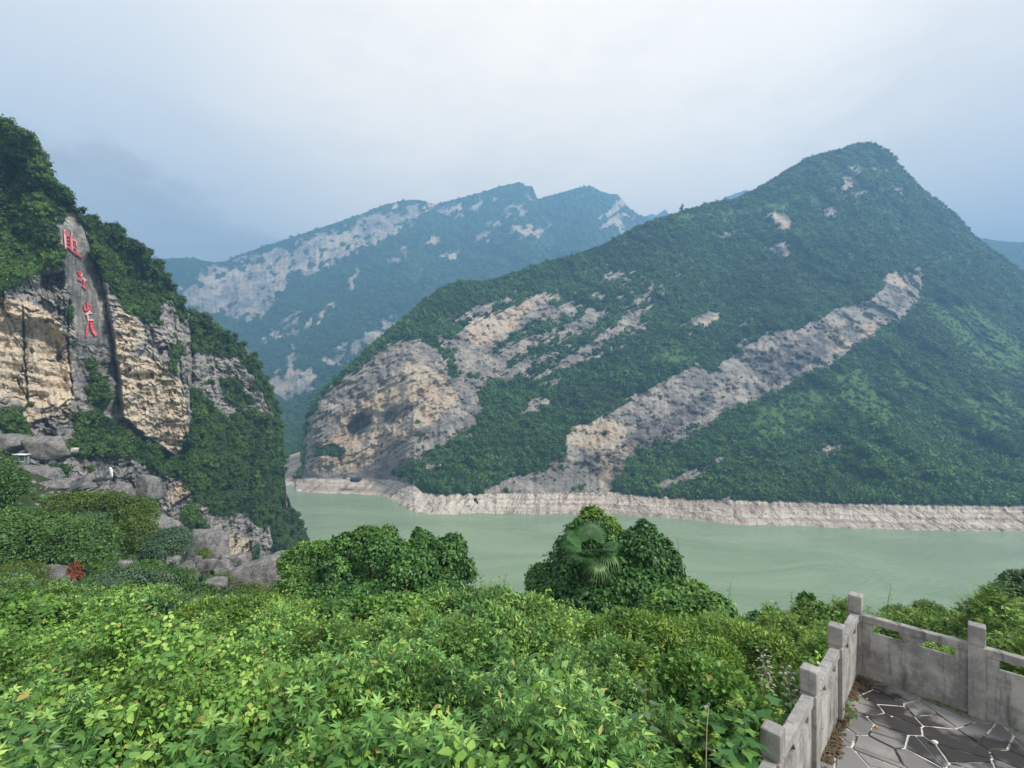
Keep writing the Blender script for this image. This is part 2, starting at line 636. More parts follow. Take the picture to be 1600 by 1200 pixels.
# ------------------------------------------------------------------ the big mountain across the river
ridge = lin([(462, 752), (470, 746), (472, 700), (478, 655), (490, 627), (510, 606), (540, 580), (575, 545), (610, 515), (640, 492), (665, 468),
             (700, 446), (730, 441), (760, 441), (800, 430), (850, 412), (900, 400), (940, 386), (985, 362), (1020, 346), (1060, 334),
             (1100, 322), (1150, 313), (1190, 293), (1230, 268), (1270, 246), (1310, 236), (1340, 226), (1365, 226), (1385, 236),
             (1398, 246), (1410, 266), (1440, 296), (1480, 326), (1510, 354), (1522, 370), (1560, 400), (1600, 428), (1700, 470), (2200, 520)])
shore_w = lin([(440, 757), (463, 768), (500, 771), (560, 772), (585, 774), (602, 778), (618, 785), (632, 793), (648, 799), (670, 803), (700, 804), (760, 802), (860, 803), (950, 803),
               (1020, 808), (1080, 812), (1140, 818), (1190, 821), (1240, 821), (1330, 824), (1440, 828), (1600, 830), (2200, 832)])
shore_t = lin([(462, 748), (475, 747), (560, 747), (620, 750), (645, 756), (662, 770), (720, 772), (800, 770), (870, 770), (960, 768), (1000, 775),
               (1100, 780), (1200, 783), (1250, 785), (1330, 787), (1400, 788), (1480, 790), (1600, 790), (2200, 790)])
ridge_Y = lin([(462, 500), (478, 500), (540, 520), (640, 580), (700, 640), (800, 720), (1000, 850), (1200, 1000), (1350, 1120), (1450, 1080), (1560, 1000), (2200, 950)])

ROCKS = [
    [(466, 760), (474, 700), (480, 655), (490, 632), (512, 610), (545, 583), (583, 553), (622, 531), (652, 528), (688, 546), (700, 560), (705, 585),
     (745, 588), (765, 598), (742, 612), (757, 640), (748, 662), (752, 686), (700, 716), (655, 748), (640, 760)],
    [(712, 508), (760, 490), (800, 478), (850, 456), (880, 462), (865, 478), (905, 472), (915, 482), (880, 502), (840, 505), (790, 535), (745, 562), (722, 530)],
    [(675, 530), (720, 520), (760, 550), (800, 560), (780, 600), (720, 590), (700, 560)],
    [(815, 592), (850, 578), (900, 545), (940, 520), (985, 480), (1012, 475), (1000, 502), (950, 542), (900, 572), (840, 602)],
    [(890, 500), (930, 478), (945, 490), (925, 520), (890, 530)],
    [(808, 650), (830, 624), (862, 620), (852, 640), (815, 656)],
    [(735, 775), (790, 745), (850, 735), (878, 705), (888, 668), (920, 655), (960, 640), (1000, 610), (1050, 585), (1090, 570), (1112, 580), (1130, 556),
     (1200, 520), (1270, 505), (1300, 482), (1345, 472), (1372, 452), (1385, 424), (1420, 428), (1440, 418), (1442, 452), (1425, 490), (1372, 522), (1312, 562), (1260, 592),
     (1180, 632), (1130, 652), (1080, 672), (1030, 690), (990, 722), (960, 768), (870, 775)],
    [(1058, 512), (1100, 484), (1127, 490), (1122, 505), (1082, 520)],
    [(1146, 510), (1175, 497), (1179, 512), (1155, 517)],
    [(1198, 330), (1225, 334), (1242, 350), (1237, 366), (1213, 360)],
    [(1284, 325), (1310, 325), (1306, 341), (1290, 343)],
    [(1312, 268), (1342, 258), (1340, 290), (1314, 308)],
    [(1330, 299), (1357, 294), (1357, 309), (1334, 312)],
    [(1357, 262), (1372, 262), (1368, 275)],
    [(1385, 270), (1395, 285), (1412, 300), (1400, 305)],
    [(1110, 363), (1145, 365), (1142, 376), (1116, 373)],
    [(1008, 768), (1060, 740), (1110, 718), (1130, 714), (1112, 745), (1042, 772)],
    [(1256, 712), (1290, 695), (1325, 688), (1328, 703), (1290, 717)],
    [(943, 432), (985, 424), (978, 442), (950, 444)],
    [(1200, 385), (1225, 380), (1240, 405), (1210, 400)],
    [(1018, 445), (1040, 440), (1038, 455)],
    [(1110, 780), (1150, 768), (1155, 782)],
    [(760, 560), (820, 528), (880, 512), (930, 470), (948, 474), (900, 520), (830, 548), (780, 574)],
    [(700, 500), (740, 480), (800, 462), (812, 468), (750, 492), (712, 508)],
    [(775, 590), (830, 560), (890, 540), (900, 548), (840, 574), (790, 602)],
    [(905, 560), (960, 540), (1005, 505), (1012, 512), (965, 552), (915, 576)],
    [(1020, 690), (1075, 668), (1140, 640), (1145, 648), (1080, 684), (1030, 704)],
    [(985, 470), (1030, 448), (1040, 452), (995, 482)],
    [(1130, 545), (1165, 530), (1172, 536), (1140, 554)],
    [(1290, 300), (1306, 290), (1308, 300), (1296, 306)],
]
OCHRE = [
    [(880, 690), (885, 665), (930, 650), (985, 665), (975, 690), (930, 705)],
    [(925, 720), (960, 690), (1000, 695), (985, 730), (940, 760)],
    [(1290, 520), (1320, 500), (1330, 540), (1300, 560)],
    [(1345, 505), (1372, 500), (1368, 525), (1345, 528)],
    [(1380, 420), (1410, 430), (1425, 460), (1395, 460)],
    [(1256, 712), (1328, 688), (1328, 703), (1290, 717)],
    [(540, 640), (600, 600), (640, 560), (690, 580), (720, 620), (680, 660), (620, 690), (560, 740), (480, 735)],
    [(1198, 330), (1242, 350), (1237, 366)],
    [(715, 505), (850, 456), (800, 520), (740, 545)],
    [(1060, 512), (1127, 488), (1120, 508)],
]
DARK_ROCK = [
    [(535, 665), (550, 648), (582, 646), (583, 665), (560, 680), (545, 690)],  # cave mouth: the shade of the hollow is put into the rock colour
    [(600, 650), (660, 620), (650, 640), (600, 672)],
    [(885, 720), (960, 700), (1000, 660), (1060, 640), (1110, 600), (1120, 640), (1040, 680), (960, 760)],
    [(1160, 560), (1280, 520), (1330, 500), (1350, 520), (1200, 610)],
    [(1385, 445), (1430, 450), (1400, 490)],
]
MEADOWS = [
    [(1130, 330), (1250, 312), (1230, 325), (1150, 338), (1060, 345), (1060, 335)],
    [(1020, 560), (1055, 530), (1090, 565), (1050, 570)],
    [(1290, 590), (1340, 575), (1400, 640), (1390, 670), (1330, 640)],
    [(1440, 470), (1520, 480), (1600, 540), (1600, 600), (1500, 540)],
    [(1180, 640), (1280, 600), (1320, 620), (1250, 680), (1170, 700)],
    [(1380, 560), (1440, 590), (1500, 640), (1480, 650), (1400, 600)],
    [(1110, 340), (1180, 330), (1120, 350)],
    [(1500, 620), (1580, 610), (1600, 660), (1540, 680)],
]


def build_mountain():
    cols = np.concatenate([np.linspace(462, 500, 34), np.arange(501.2, 1612, 1.55), np.linspace(1620, 2200, 40)])
    nb, nv, nk = 26, 320, 12
    nc = len(cols)
    pw, pt, pr = shore_w(cols), shore_t(cols), ridge(cols)
    pt = pt + 3.6 * perlin(np.stack([cols / 9, cols * 0, cols * 0], -1), 3) + 1.2 * perlin(np.stack([cols / 3, cols * 0, cols * 0], -1), 4)
    pw_smooth = pw.copy()
    pw = pw + 0.5 * perlin(np.stack([cols / 14, cols * 0, cols * 0], -1), 5) + 0.6 * perlin(np.stack([cols / 4, cols * 0, cols * 0], -1), 6)
    pr = pr + 1.0 * perlin(np.stack([cols / 7, cols * 0, cols * 0], -1), 7)
    pr = np.minimum(pr, pt - 2)
    Ys = (CAMZ + 100) * F / (pw_smooth - 600)
    Yb = (CAMZ + 100) * F / (pw_smooth - 600) * 1.085
    Yr = np.maximum(ridge_Y(cols), Yb + 8)
    tb = np.linspace(-0.25, 1, nb)[:, None]
    PYb = pw + (pt - pw) * tb
    YDb = Ys + (Yb - Ys) * tb
    tv = np.linspace(0, 1, nv + 1)[1:, None]
    PYv = pt + (pr - pt) * tv
    YDv = Yb + (Yr - Yb) * tv ** 1.15
    PX = np.repeat(cols[None], nb + nv, 0)
    PY = np.concatenate([PYb, PYv])
    YD = np.concatenate([YDb, YDv])
    band = np.concatenate([np.repeat(ss(tb, 1.02, 0.94), nc, 1), np.zeros((nv, nc))])
    P0 = ray(PX, PY, YD)
    wob = 12 * fbm(P0 / 28, 5, 21, 0.6) + 6 * fbm(P0 / 7, 3, 22)
    # bedding dips to the left in the picture: long noise along the strata
    al = PX * 0.84 - PY * 0.54
    ac = PX * 0.54 + PY * 0.84
    strat = fbm(np.stack([al / 90, ac / 10, al * 0], -1), 4, 31)
    rk = polys(PX, PY, ROCKS)
    holes = 10 * np.maximum(strat - 0.1, 0) + 7 * np.maximum(fbm(P0 / 14, 3, 33) - 0.15, 0)
    big_a = sdpoly(PX, PY, ROCKS[0])
    holes = np.where(big_a > 12, holes * 0.35, holes)
    big_g = sdpoly(PX, PY, ROCKS[6])
    holes = np.where(big_g > 8, holes * 0.8, holes)
    strat2 = fbm(np.stack([al / 40, ac / 5, al * 0 + 5], -1), 4, 34, 0.6)
    bare = ss(rk + wob * 1.1 + strat2 * 17 - 1.5 - holes * 1.6, -0.8, 0.8)
    # scattered small outcrops along the bedding
    sp = fbm(np.stack([al / 26, ac / 6, al * 0 + 3], -1), 5, 41)
    zone = ss(sdpoly(PX, PY, [(640, 540), (720, 495), (980, 410), (1060, 450), (1010, 520), (860, 620), (760, 600)]), -25, 25)
    bare = np.maximum(bare, ss(sp + 0.24 * zone - 0.12 * ss(PX, 1250, 1400), 0.33, 0.40) * ss(PX, 1500, 1300) * ss(PY, 780, 740))
    bush = sdpoly(PX, PY, [(488, 715), (500, 700), (520, 692), (540, 705), (532, 715), (505, 712)])
    bare = bare * (1 - ss(bush + wob * 0.4, -1, 1))
    low = sdpoly(PX, PY, [(640, 722), (700, 690), (745, 662), (752, 686), (700, 716), (655, 748), (600, 745)])
    bare = bare * (1 - ss(low + wob * 0.8 - 2, -2, 2) * ss(fbm(P0 / 9, 3, 77), -0.25, 0.0) * 0.75)
    ochre = ss(polys(PX, PY, OCHRE) + wob, -6, 6) * 0.8
    dark_rock = ss(polys(PX, PY, DARK_ROCK) + wob * 1.2, -5, 5) * 0.5
    # relief
    depth = PY * 0
    hfac = np.concatenate([np.zeros((nb, nc)), np.repeat(ss(tv, 0.0, 0.12), nc, 1)])
    edge = ss(PX, 462, 500)
    gx = np.stack([P0[..., 0] / 120, P0[..., 1] / 260, P0[..., 2] / 260], -1)
    depth += 22 * fbm(gx, 4, 51, 0.5, True) * hfac * edge * ss(YD, 380, 700)
    depth += (16 * fbm(P0 / 45, 4, 52) + 12 * fbm(P0 / 17, 3, 54)) * hfac * edge
    # diagonal spurs on the right flank
    sa = PX * 0.55 - PY * 0.835
    sb = PX * 0.835 + PY * 0.55
    depth -= 42 * fbm(np.stack([sa / 95, sb / 420, sa * 0], -1), 3, 53, 0.5, True) * hfac * ss(PX, 1150, 1350)
    depth -= (5.0 + 5 * strat) * bare * hfac * edge
    # ledges and joints in the bare rock
    wp = 0.8 * fbm(P0 / 22, 3, 60)
    f1, f2, cid = worley(np.stack([al / 26 + wp, ac / 8 + wp * 1.7, al * 0], -1), 61)
    crk = ss(fbm(P0 / 18, 2, 63), -0.1, 0.3)
    rq = bare * edge * hfac
    depth += (cid - 0.5) * 3.2 * rq + 1.6 * ss(f2 - f1, 0.12, 0.0) * rq * crk
    depth += 4.5 * fbm(np.stack([al / 30, ac / 4.5, P0[..., 1] / 60], -1), 4, 64) * rq
    depth += 3.5 * fbm(P0 / (5.0, 9.0, 26.0), 4, 65, 0.55, True) * rq
    depth += 2.0 * fbm(P0 / 3.5, 3, 66) * rq
    cave = sdpoly(PX, PY, [(540, 668), (552, 650), (582, 647), (583, 664), (562, 674), (548, 686)])
    depth += 16 * ss(cave, -2, 5)
    arc = sdpoly(PX, PY, [(520, 660), (530, 622), (548, 612), (560, 640), (595, 645), (660, 612), (700, 600), (690, 625), (600, 672), (560, 690), (530, 700)])
    depth += 7 * ss(arc + wob, -5, 6)
    ov = sdpoly(PX, PY, [(590, 612), (640, 585), (665, 582), (640, 600), (600, 622)])
    depth += 6 * ss(ov + wob * 0.5, -3, 3)
    # the shore: level benches and inclined slabs
    zz = P0[..., 2]
    bench = np.floor((zz + 100 + 1.0 * fbm(P0 / 30, 3, 71)) / 2.3)
    depth += band * (((bench * 0.618) % 1 - 0.5) * 1.5)
    js = fbm(np.stack([(PX - 1.6 * (PY - 780)) / 16, PY / 60, PX * 0], -1), 3, 72)
    depth += band * ss(np.abs(js), 0.04, 0.0) * 1.5 + band * 3.0 * fbm(P0 / 12, 4, 73)
    # scree texture under the trees
    depth += (1 - bare) * (1 - band) * 2.2 * fbm(P0 / 8, 3, 74) * hfac
    YD = YD + depth
    P = ray(PX, PY, YD)
    # the back of the ridge falls away behind
    last = P[-1]
    K = []
    for j in range(1, nk + 1):
        t = j / nk
        q = last.copy()
        q[:, 1] += 500 * t ** 1.2
        q[:, 0] += 120 * t * ss(cols, 900, 462)
        q[:, 2] = last[:, 2] + (-110 - last[:, 2]) * t ** 1.4
        K.append(q)
    Pall = np.concatenate([P, np.array(K)])
    z0 = np.zeros((nk, nc))
    meadow = np.clip(ss(polys(PX, PY, MEADOWS) + wob * 1.4, -8, 8) + ss(fbm(P0 / 55, 4, 81) + 0.22 * ss(PX, 1000, 1400), 0.18, 0.5) * 0.6, 0, 1) * (1 - band)
    at_ = {k: np.concatenate([v, z0]) for k, v in dict(bare=bare, ochre=ochre, dark_rock=dark_rock, meadow=meadow, shore=band).items()}
    me = np_mesh('mountain', Pall, grid_faces(*Pall.shape[:2]), M_mountain, at_, smooth=True)
    tag(link('mountain', me), kind='structure')
    return dict(PX=PX[nb:], PY=PY[nb:], P=P[nb:], bare=bare[nb:], meadow=meadow[nb:], h=(pt - pr), nv=nv, nc=nc, cols=cols)


def sheet_points(S, n, seed, acc):
    """random points spread evenly over the visible face of a sheet; acc() gives the chance of keeping each"""
    r = np.random.default_rng(seed)
    nr, nc = S['PX'].shape
    out, cnt = [], 0
    colw = np.abs(np.gradient(S['PX'][0])) * np.maximum(np.abs(S['PY'][0] - S['PY'][-1]), 1)
    cdf = np.cumsum(colw) / colw.sum()
    while cnt < n:
        c = np.searchsorted(cdf, r.random(n)) - r.random(n)
        c = np.clip(c, 0, nc - 1.001)
        w = r.random(n) * (nr - 1.001)
        ci, ri = c.astype(int), w.astype(int)
        fc, fr = (c - ci)[:, None], (w - ri)[:, None]
        P = S['P']
        p = (P[ri, ci] * (1 - fc) + P[ri, ci + 1] * fc) * (1 - fr) + (P[ri + 1, ci] * (1 - fc) + P[ri + 1, ci + 1] * fc) * fr
        keep = r.random(n) < acc(ri, ci)
        out.append(np.concatenate([p[keep], ri[keep, None], ci[keep, None]], 1))
        cnt += keep.sum()
    return np.concatenate(out)[:n]


MT = build_mountain()
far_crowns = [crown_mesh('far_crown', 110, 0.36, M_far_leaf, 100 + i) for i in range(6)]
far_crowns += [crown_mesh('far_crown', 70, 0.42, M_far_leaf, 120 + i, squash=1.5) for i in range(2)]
pts = sheet_points(MT, 46000, 5, lambda r, c: np.clip(1.0 - MT['bare'][r, c] * 1.15, 0, 1) * (1 - 0.55 * MT['meadow'][r, c]) + 0.02)
n = len(pts)
ri, ci = pts[:, 3].astype(int), pts[:, 4].astype(int)
md = MT['meadow'][ri, ci]
sz = (rng.uniform(1.2, 3.2, n) + 4.2 * rng.random(n) ** 5) * (1 - 0.42 * md) * (1 - 0.5 * MT['bare'][ri, ci])
sz *= 1 + 0.3 * ss(pts[:, 1], 500, 1000)
tn = np.clip(rng.normal(0.25, 0.25, n) + md * 0.5 + 0.9 * fbm(pts[:, :3] / 70, 4, 91) + 0.9 * fbm(pts[:, :3] / 14, 2, 92) + 0.25 * ss(pts[:, 0], 100, 350), 0, 1)
tr = np.stack([rng.uniform(-.2, .2, n), rng.uniform(-.2, .2, n), rng.uniform(0, 6.28, n)], -1)
o = scatter('mountain_woodland', pts[:, :3] + np.array([0, 0, 0.3]) * sz[:, None], far_crowns, rng.integers(0, 8, n), sz, tr, tn)
tag(o, 'dark green woodland covering the big mountain across the river', 'woodland', kind='stuff')
# trees on the skyline of the big mountain
nn = 1100
c = rng.integers(0, MT['nc'] - 45, nn)
p = MT['P'][-1, c]
s_ = rng.uniform(1.4, 3.4, nn) * (p[:, 1] / 700)
o = scatter('ridge_woodland', p + np.array([0, 0, 0.15]) * s_[:, None], far_crowns, rng.integers(0, 8, nn), s_,
            np.stack([c * 0, c * 0, rng.uniform(0, 6, nn)], -1), rng.uniform(0, .5, nn))
tag(o, 'thin line of small trees along the skyline of the big mountain', 'woodland', kind='stuff')


# ------------------------------------------------------------------ far mountains
def strat_pre(al, ac, seed):
    return fbm(np.stack([al / 34, ac / 6, al * 0 + 2], -1), 4, seed + 12, 0.6)


def far_sheet(name, ridge_f, foot_f, Yr_f, Yf_f, x0, x1, dx, nv, mat, rocks, relief, seed, rock_extra=0.0, back=800, foot_down=0, strata=(0.84, 0.54)):
    cols = np.arange(x0, x1, dx)
    nc = len(cols)
    pr = ridge_f(cols) + 1.2 * perlin(np.stack([cols / 8, cols * 0, cols * 0], -1), seed) + 0.5 * perlin(np.stack([cols / 2.5, cols * 0, cols * 0], -1), seed + 1)
    pf = foot_f(cols)
    tv = np.linspace(0, 1, nv)[:, None]
    PX = np.repeat(cols[None], nv, 0)
    PY = pf + (pr - pf) * tv
    YD = Yf_f(cols) + (Yr_f(cols) - Yf_f(cols)) * tv ** 1.1
    P0 = ray(PX, PY, YD)
    L = float(np.mean(YD))
    al = PX * strata[0] - PY * strata[1]
    ac = PX * strata[1] + PY * strata[0]
    wob = 24 * fbm(np.stack([PX / 22, PY / 22, PX * 0], -1), 5, seed + 2, 0.62) + 14 * strat_pre(al, ac, seed)
    strat = fbm(np.stack([al / 60, ac / 7, al * 0], -1), 4, seed + 3)
    bare = np.zeros(PX.shape)
    if rocks:
        hol = 80 * np.maximum(fbm(np.stack([PX / 16, PY / 14, PX * 0], -1), 4, seed + 4) + 0.5 * strat, -0.05)
        bare = ss(polys(PX, PY, rocks) + wob * 0.7 - hol, -2.0, 2.5)
    if rock_extra:
        bare = np.maximum(bare, ss(fbm(np.stack([al / 30, ac / 8, al * 0 + 7], -1), 4, seed + 5), rock_extra, rock_extra + 0.1))
    fade = np.repeat(ss(tv, 1.0, 0.9), nc, 1)
    d = relief * L * fbm(np.stack([P0[..., 0] / (0.13 * L), P0[..., 1] / (.3 * L), P0[..., 2] / (0.25 * L)], -1), 5, seed + 6, 0.5, True)
    d += relief * 0.25 * L * fbm(P0 / (0.03 * L), 4, seed + 7)
    d -= bare * relief * 0.25 * L * (0.6 + strat)
    d += bare * relief * 0.22 * L * fbm(np.stack([PX / 7, PY / 40, PX * 0], -1), 4, seed + 10, 0.55, True)
    YD = YD + d * (0.25 + 0.75 * fade)
    P = ray(PX, PY, YD)
    K = []
    for j in range(1, 9):
        t = j / 8
        q = P[-1].copy()
        q[:, 1] += back * t
        q[:, 2] = q[:, 2] + (-120 - q[:, 2]) * t ** 1.4
        K.append(q)
    if foot_down:
        q = P[:1].copy()
        q[..., 2] = -105
        P = np.concatenate([q, P])
        bare = np.concatenate([bare[:1], bare])
        PX = np.concatenate([PX[:1], PX])
        PY = np.concatenate([PY[:1], PY])
    Pall = np.concatenate([P, np.array(K)])
    z0 = np.zeros((8, nc))
    z1 = np.zeros(Pall.shape[:2])
    oc = np.clip(bare * (0.35 + 0.5 * ss(fbm(np.stack([PX / 40, PY / 40, PX * 0], -1), 2, seed + 8), -0.1, 0.3)), 0, 1)
    mead = ss(fbm(np.stack([PX / 45, PY / 45, PX * 0], -1), 3, seed + 9), 0.1, 0.4) * 0.6
    me = np_mesh(name, Pall, grid_faces(*Pall.shape[:2]), mat,
                 dict(bare=np.concatenate([bare, z0]), ochre=np.concatenate([oc, z0]), dark_rock=z1, meadow=np.concatenate([mead, z0]), shore=z1), smooth=True)
    tag(link(name, me), kind='structure')
    return dict(PX=PX, PY=PY, P=P, bare=bare, meadow=mead if not foot_down else np.concatenate([mead[:1], mead]))


back_ridge = lin([(150, 398), (230, 403), (252, 404), (300, 403), (335, 411), (350, 409), (380, 396), (440, 376), (500, 356), (560, 336), (600, 320), (632, 313), (655, 312),
                  (680, 319), (700, 314), (720, 309), (760, 298), (785, 290), (800, 287), (812, 284), (820, 290), (832, 291), (840, 311), (870, 303), (900, 294),
                  (922, 290), (940, 299), (952, 303), (965, 303), (985, 327), (1000, 336), (1020, 342), (1060, 356), (1200, 400)])
BR = [
    [(270, 460), (300, 440), (330, 418), (420, 398), (500, 365), (560, 345), (620, 325), (675, 320), (640, 348), (600, 372), (560, 388), (500, 425), (455, 432), (430, 462), (410, 500), (330, 490), (290, 490)],
    [(795, 328), (825, 314), (822, 330), (800, 342)], [(604, 407), (636, 391), (632, 404), (610, 413)], [(658, 382), (686, 369), (680, 380)],
    [(765, 351), (790, 343), (785, 354)], [(828, 361), (856, 354), (840, 368)], [(800, 360), (830, 352), (822, 368)],
    [(690, 330), (760, 305), (770, 312), (720, 332)], [(540, 440), (558, 425), (550, 448)],
    [(415, 640), (420, 590), (440, 580), (452, 540), (466, 540), (470, 575), (492, 582), (495, 600), (470, 625), (430, 640)],
    [(508, 562), (560, 528), (610, 498), (622, 505), (570, 545), (520, 572)],
    [(412, 530), (470, 488), (466, 502), (420, 540)], [(450, 520), (520, 480), (516, 488), (460, 524)], [(940, 345), (968, 310), (985, 335), (960, 380)],
    [(745, 372), (765, 366), (760, 378)], [(690, 400), (715, 392), (705, 404)],
]
FM = far_sheet('far_mountain', back_ridge, lambda c: np.interp(c, [150, 400, 520, 1200], [700, 690, 640, 560]), lin([(150, 1900), (300, 2000), (800, 2500), (1200, 2700)]),
               lin([(150, 1000), (450, 1050), (1200, 1500)]), 150, 1200, 1.9, 210, M_farmountain, BR, 0.042, 300, rock_extra=0.37, back=1000)
# distant blue ridges
far_sheet('distant_ridge', lin([(800, 400), (960, 370), (985, 352), (1003, 340), (1018, 334), (1024, 337), (1040, 327), (1046, 336), (1080, 345), (1120, 318), (1133, 308), (1150, 302), (1165, 297), (1200, 300), (1260, 330), (1400, 380)]),
          lambda c: c * 0 + 560, lambda c: c * 0 + 3500, lambda c: c * 0 + 3200, 860, 1400, 2.5, 60, M_farmountain, None, 0.02, 330, rock_extra=0.5, back=250)
# hill beyond the right shoulder
HR = far_sheet('right_hill', lin([(1380, 400), (1500, 376), (1530, 372), (1560, 376), (1600, 379), (1700, 370), (1900, 350), (2300, 380)]),
               lambda c: c * 0 + 640, lambda c: c * 0 + 1900, lambda c: c * 0 + 1350, 1400, 2300, 3.0, 90, M_hill, None, 0.025, 350, back=700)
# dark wooded foot of the gorge seen in the gap, and its bleached shore
LG = far_sheet('gorge_foot_hill', lin([(330, 560), (400, 600), (430, 628), (455, 625), (480, 618), (500, 604), (540, 590), (640, 560)]),
               lambda c: c * 0 + 740, lambda c: c * 0 + 1000, lambda c: c * 0 + 600, 330, 640, 1.5, 90, M_mountain, None, 0.02, 370, back=300, foot_down=1)
cols = np.arange(380, 500, 1.5)
tv = np.linspace(-0.15, 1, 24)[:, None]
PX = np.repeat(cols[None], 24, 0)
PY = 758.5 + (738 + 1.5 * perlin(np.stack([cols / 9, cols * 0, cols * 0], -1), 8) - 758.5) * tv
YD = 495 + 40 * tv + 0 * PX
YD = YD + ss(tv, 0.0, 0.3) * 4 * fbm(ray(PX, PY, YD) / 9, 4, 9)
o1 = np.ones(PX.shape)
q = ray(PX, PY, YD)
q = np.concatenate([q, q[-1:] + (0, 140, 3)])
o1 = np.ones(q.shape[:2])
tag(link('gorge_shore', np_mesh('gorge_shore', q, grid_faces(*q.shape[:2]), M_mountain, dict(shore=o1, bare=o1, ochre=o1 * 0, dark_rock=o1 * 0, meadow=o1 * 0), True)), kind='structure')


def woods(name, S, n, seed, lab, smin, smax, tmul=1.0):
    p = sheet_points(S, n, seed, lambda r, c: np.clip(1 - 1.2 * S['bare'][r, c], 0, 1))
    z = rng.uniform(smin, smax, n)
    i, j = p[:, 3].astype(int), p[:, 4].astype(int)
    o = scatter(name, p[:, :3], far_crowns, rng.integers(0, 8, n), z, np.stack([z * 0, z * 0, rng.uniform(0, 6, n)], -1),
                np.clip(rng.normal(.2, .2, n) + tmul * 0.6 * S['meadow'][i, j], 0, 1))
    tag(o, lab, 'woodland', kind='stuff')


woods('far_mountain_woodland', FM, 20000, 11, 'blue hazed woodland on the far mountain beyond the gorge', 4.5, 9.5)
woods('right_hill_woodland', HR, 2500, 12, 'pale green woodland on the hill beyond the right shoulder', 4, 8, 1.5)
woods('gorge_foot_woodland', LG, 3000, 13, 'dark woodland at the foot of the gorge behind the left cliff', 2.5, 5.0)

# ------------------------------------------------------------------ river
m, s = new_mat('river_water')
P = s.pos()
w1 = s.noise(s.scale(P, (1, 1.6, 1)), 0.35, 5, 0.6)
w2 = s.noise(s.scale(P, (0.5, 1.2, 1)), 0.022, 4, 0.6, 0.8)
w3 = s.noise(s.scale(P, (0.6, 1.3, 1)), 2.2, 3, 0.6)
wc = s.mix(s.step(w2, 0.35, 0.65), (0.190, 0.273, 0.170), (0.242, 0.328, 0.212))
sw = s.noise(s.scale(P, (0.25, 1.0, 1)), 0.05, 7, 0.7, 2.0)
wc = s.mix(s.math('MULTIPLY', s.step(sw, 0.64, 0.72), 0.22), wc, (0.42, 0.48, 0.42))
hh = s.math('ADD', s.math('MULTIPLY', w1, 1.0), s.math('ADD', s.math('MULTIPLY', w2, 3.0), s.math('MULTIPLY', w3, 0.2)))
finish(s, wc, 0.13, hh, 0.7, 0.9, spec=0.5)
gx = np.concatenate([np.linspace(-3000, -600, 5), np.linspace(-500, 900, 15), np.linspace(1200, 5000, 6)])
gy = np.concatenate([np.linspace(-900, 0, 4), np.linspace(60, 1000, 20), np.linspace(1400, 6500, 6)])
GX, GY = np.meshgrid(gx, gy)
tag(link('river_water', np_mesh('river_water', np.stack([GX, GY, GX * 0 - 100.0], -1), grid_faces(*GX.shape), m)), kind='structure')

# ------------------------------------------------------------------ the inscribed cliff on the left
m, s = new_mat('cliff_ground')
P = s.pos()
rc, n1, n2 = rock_nodes(s, P, 0.7, grey=(0.19, 0.185, 0.18), pale=(0.40, 0.375, 0.345), tanc=(0.52, 0.425, 0.315))
v = s.noise(P, 1.2, 5, 0.7)
vc = s.mix(s.step(v, 0.35, 0.65), (0.020, 0.045, 0.016), (0.055, 0.10, 0.028))
fine_crack = s.vor(s.scale(P, (0.5, 0.5, 1.6)), 0.55, 'DISTANCE_TO_EDGE')
rc = s.mix(s.math('MULTIPLY', s.step(fine_crack, 0.05, 0.0), s.step(n1, 0.42, 0.55, 0.0, 0.6)), rc, (0.05, 0.047, 0.045))
c = s.mix(s.attr('bare'), vc, rc)
finish(s, c, 0.88, s.math('ADD', n1, s.math('MULTIPLY', n2, 0.8)), 0.8, 0.6, spec=0.2)
M_cliff = m

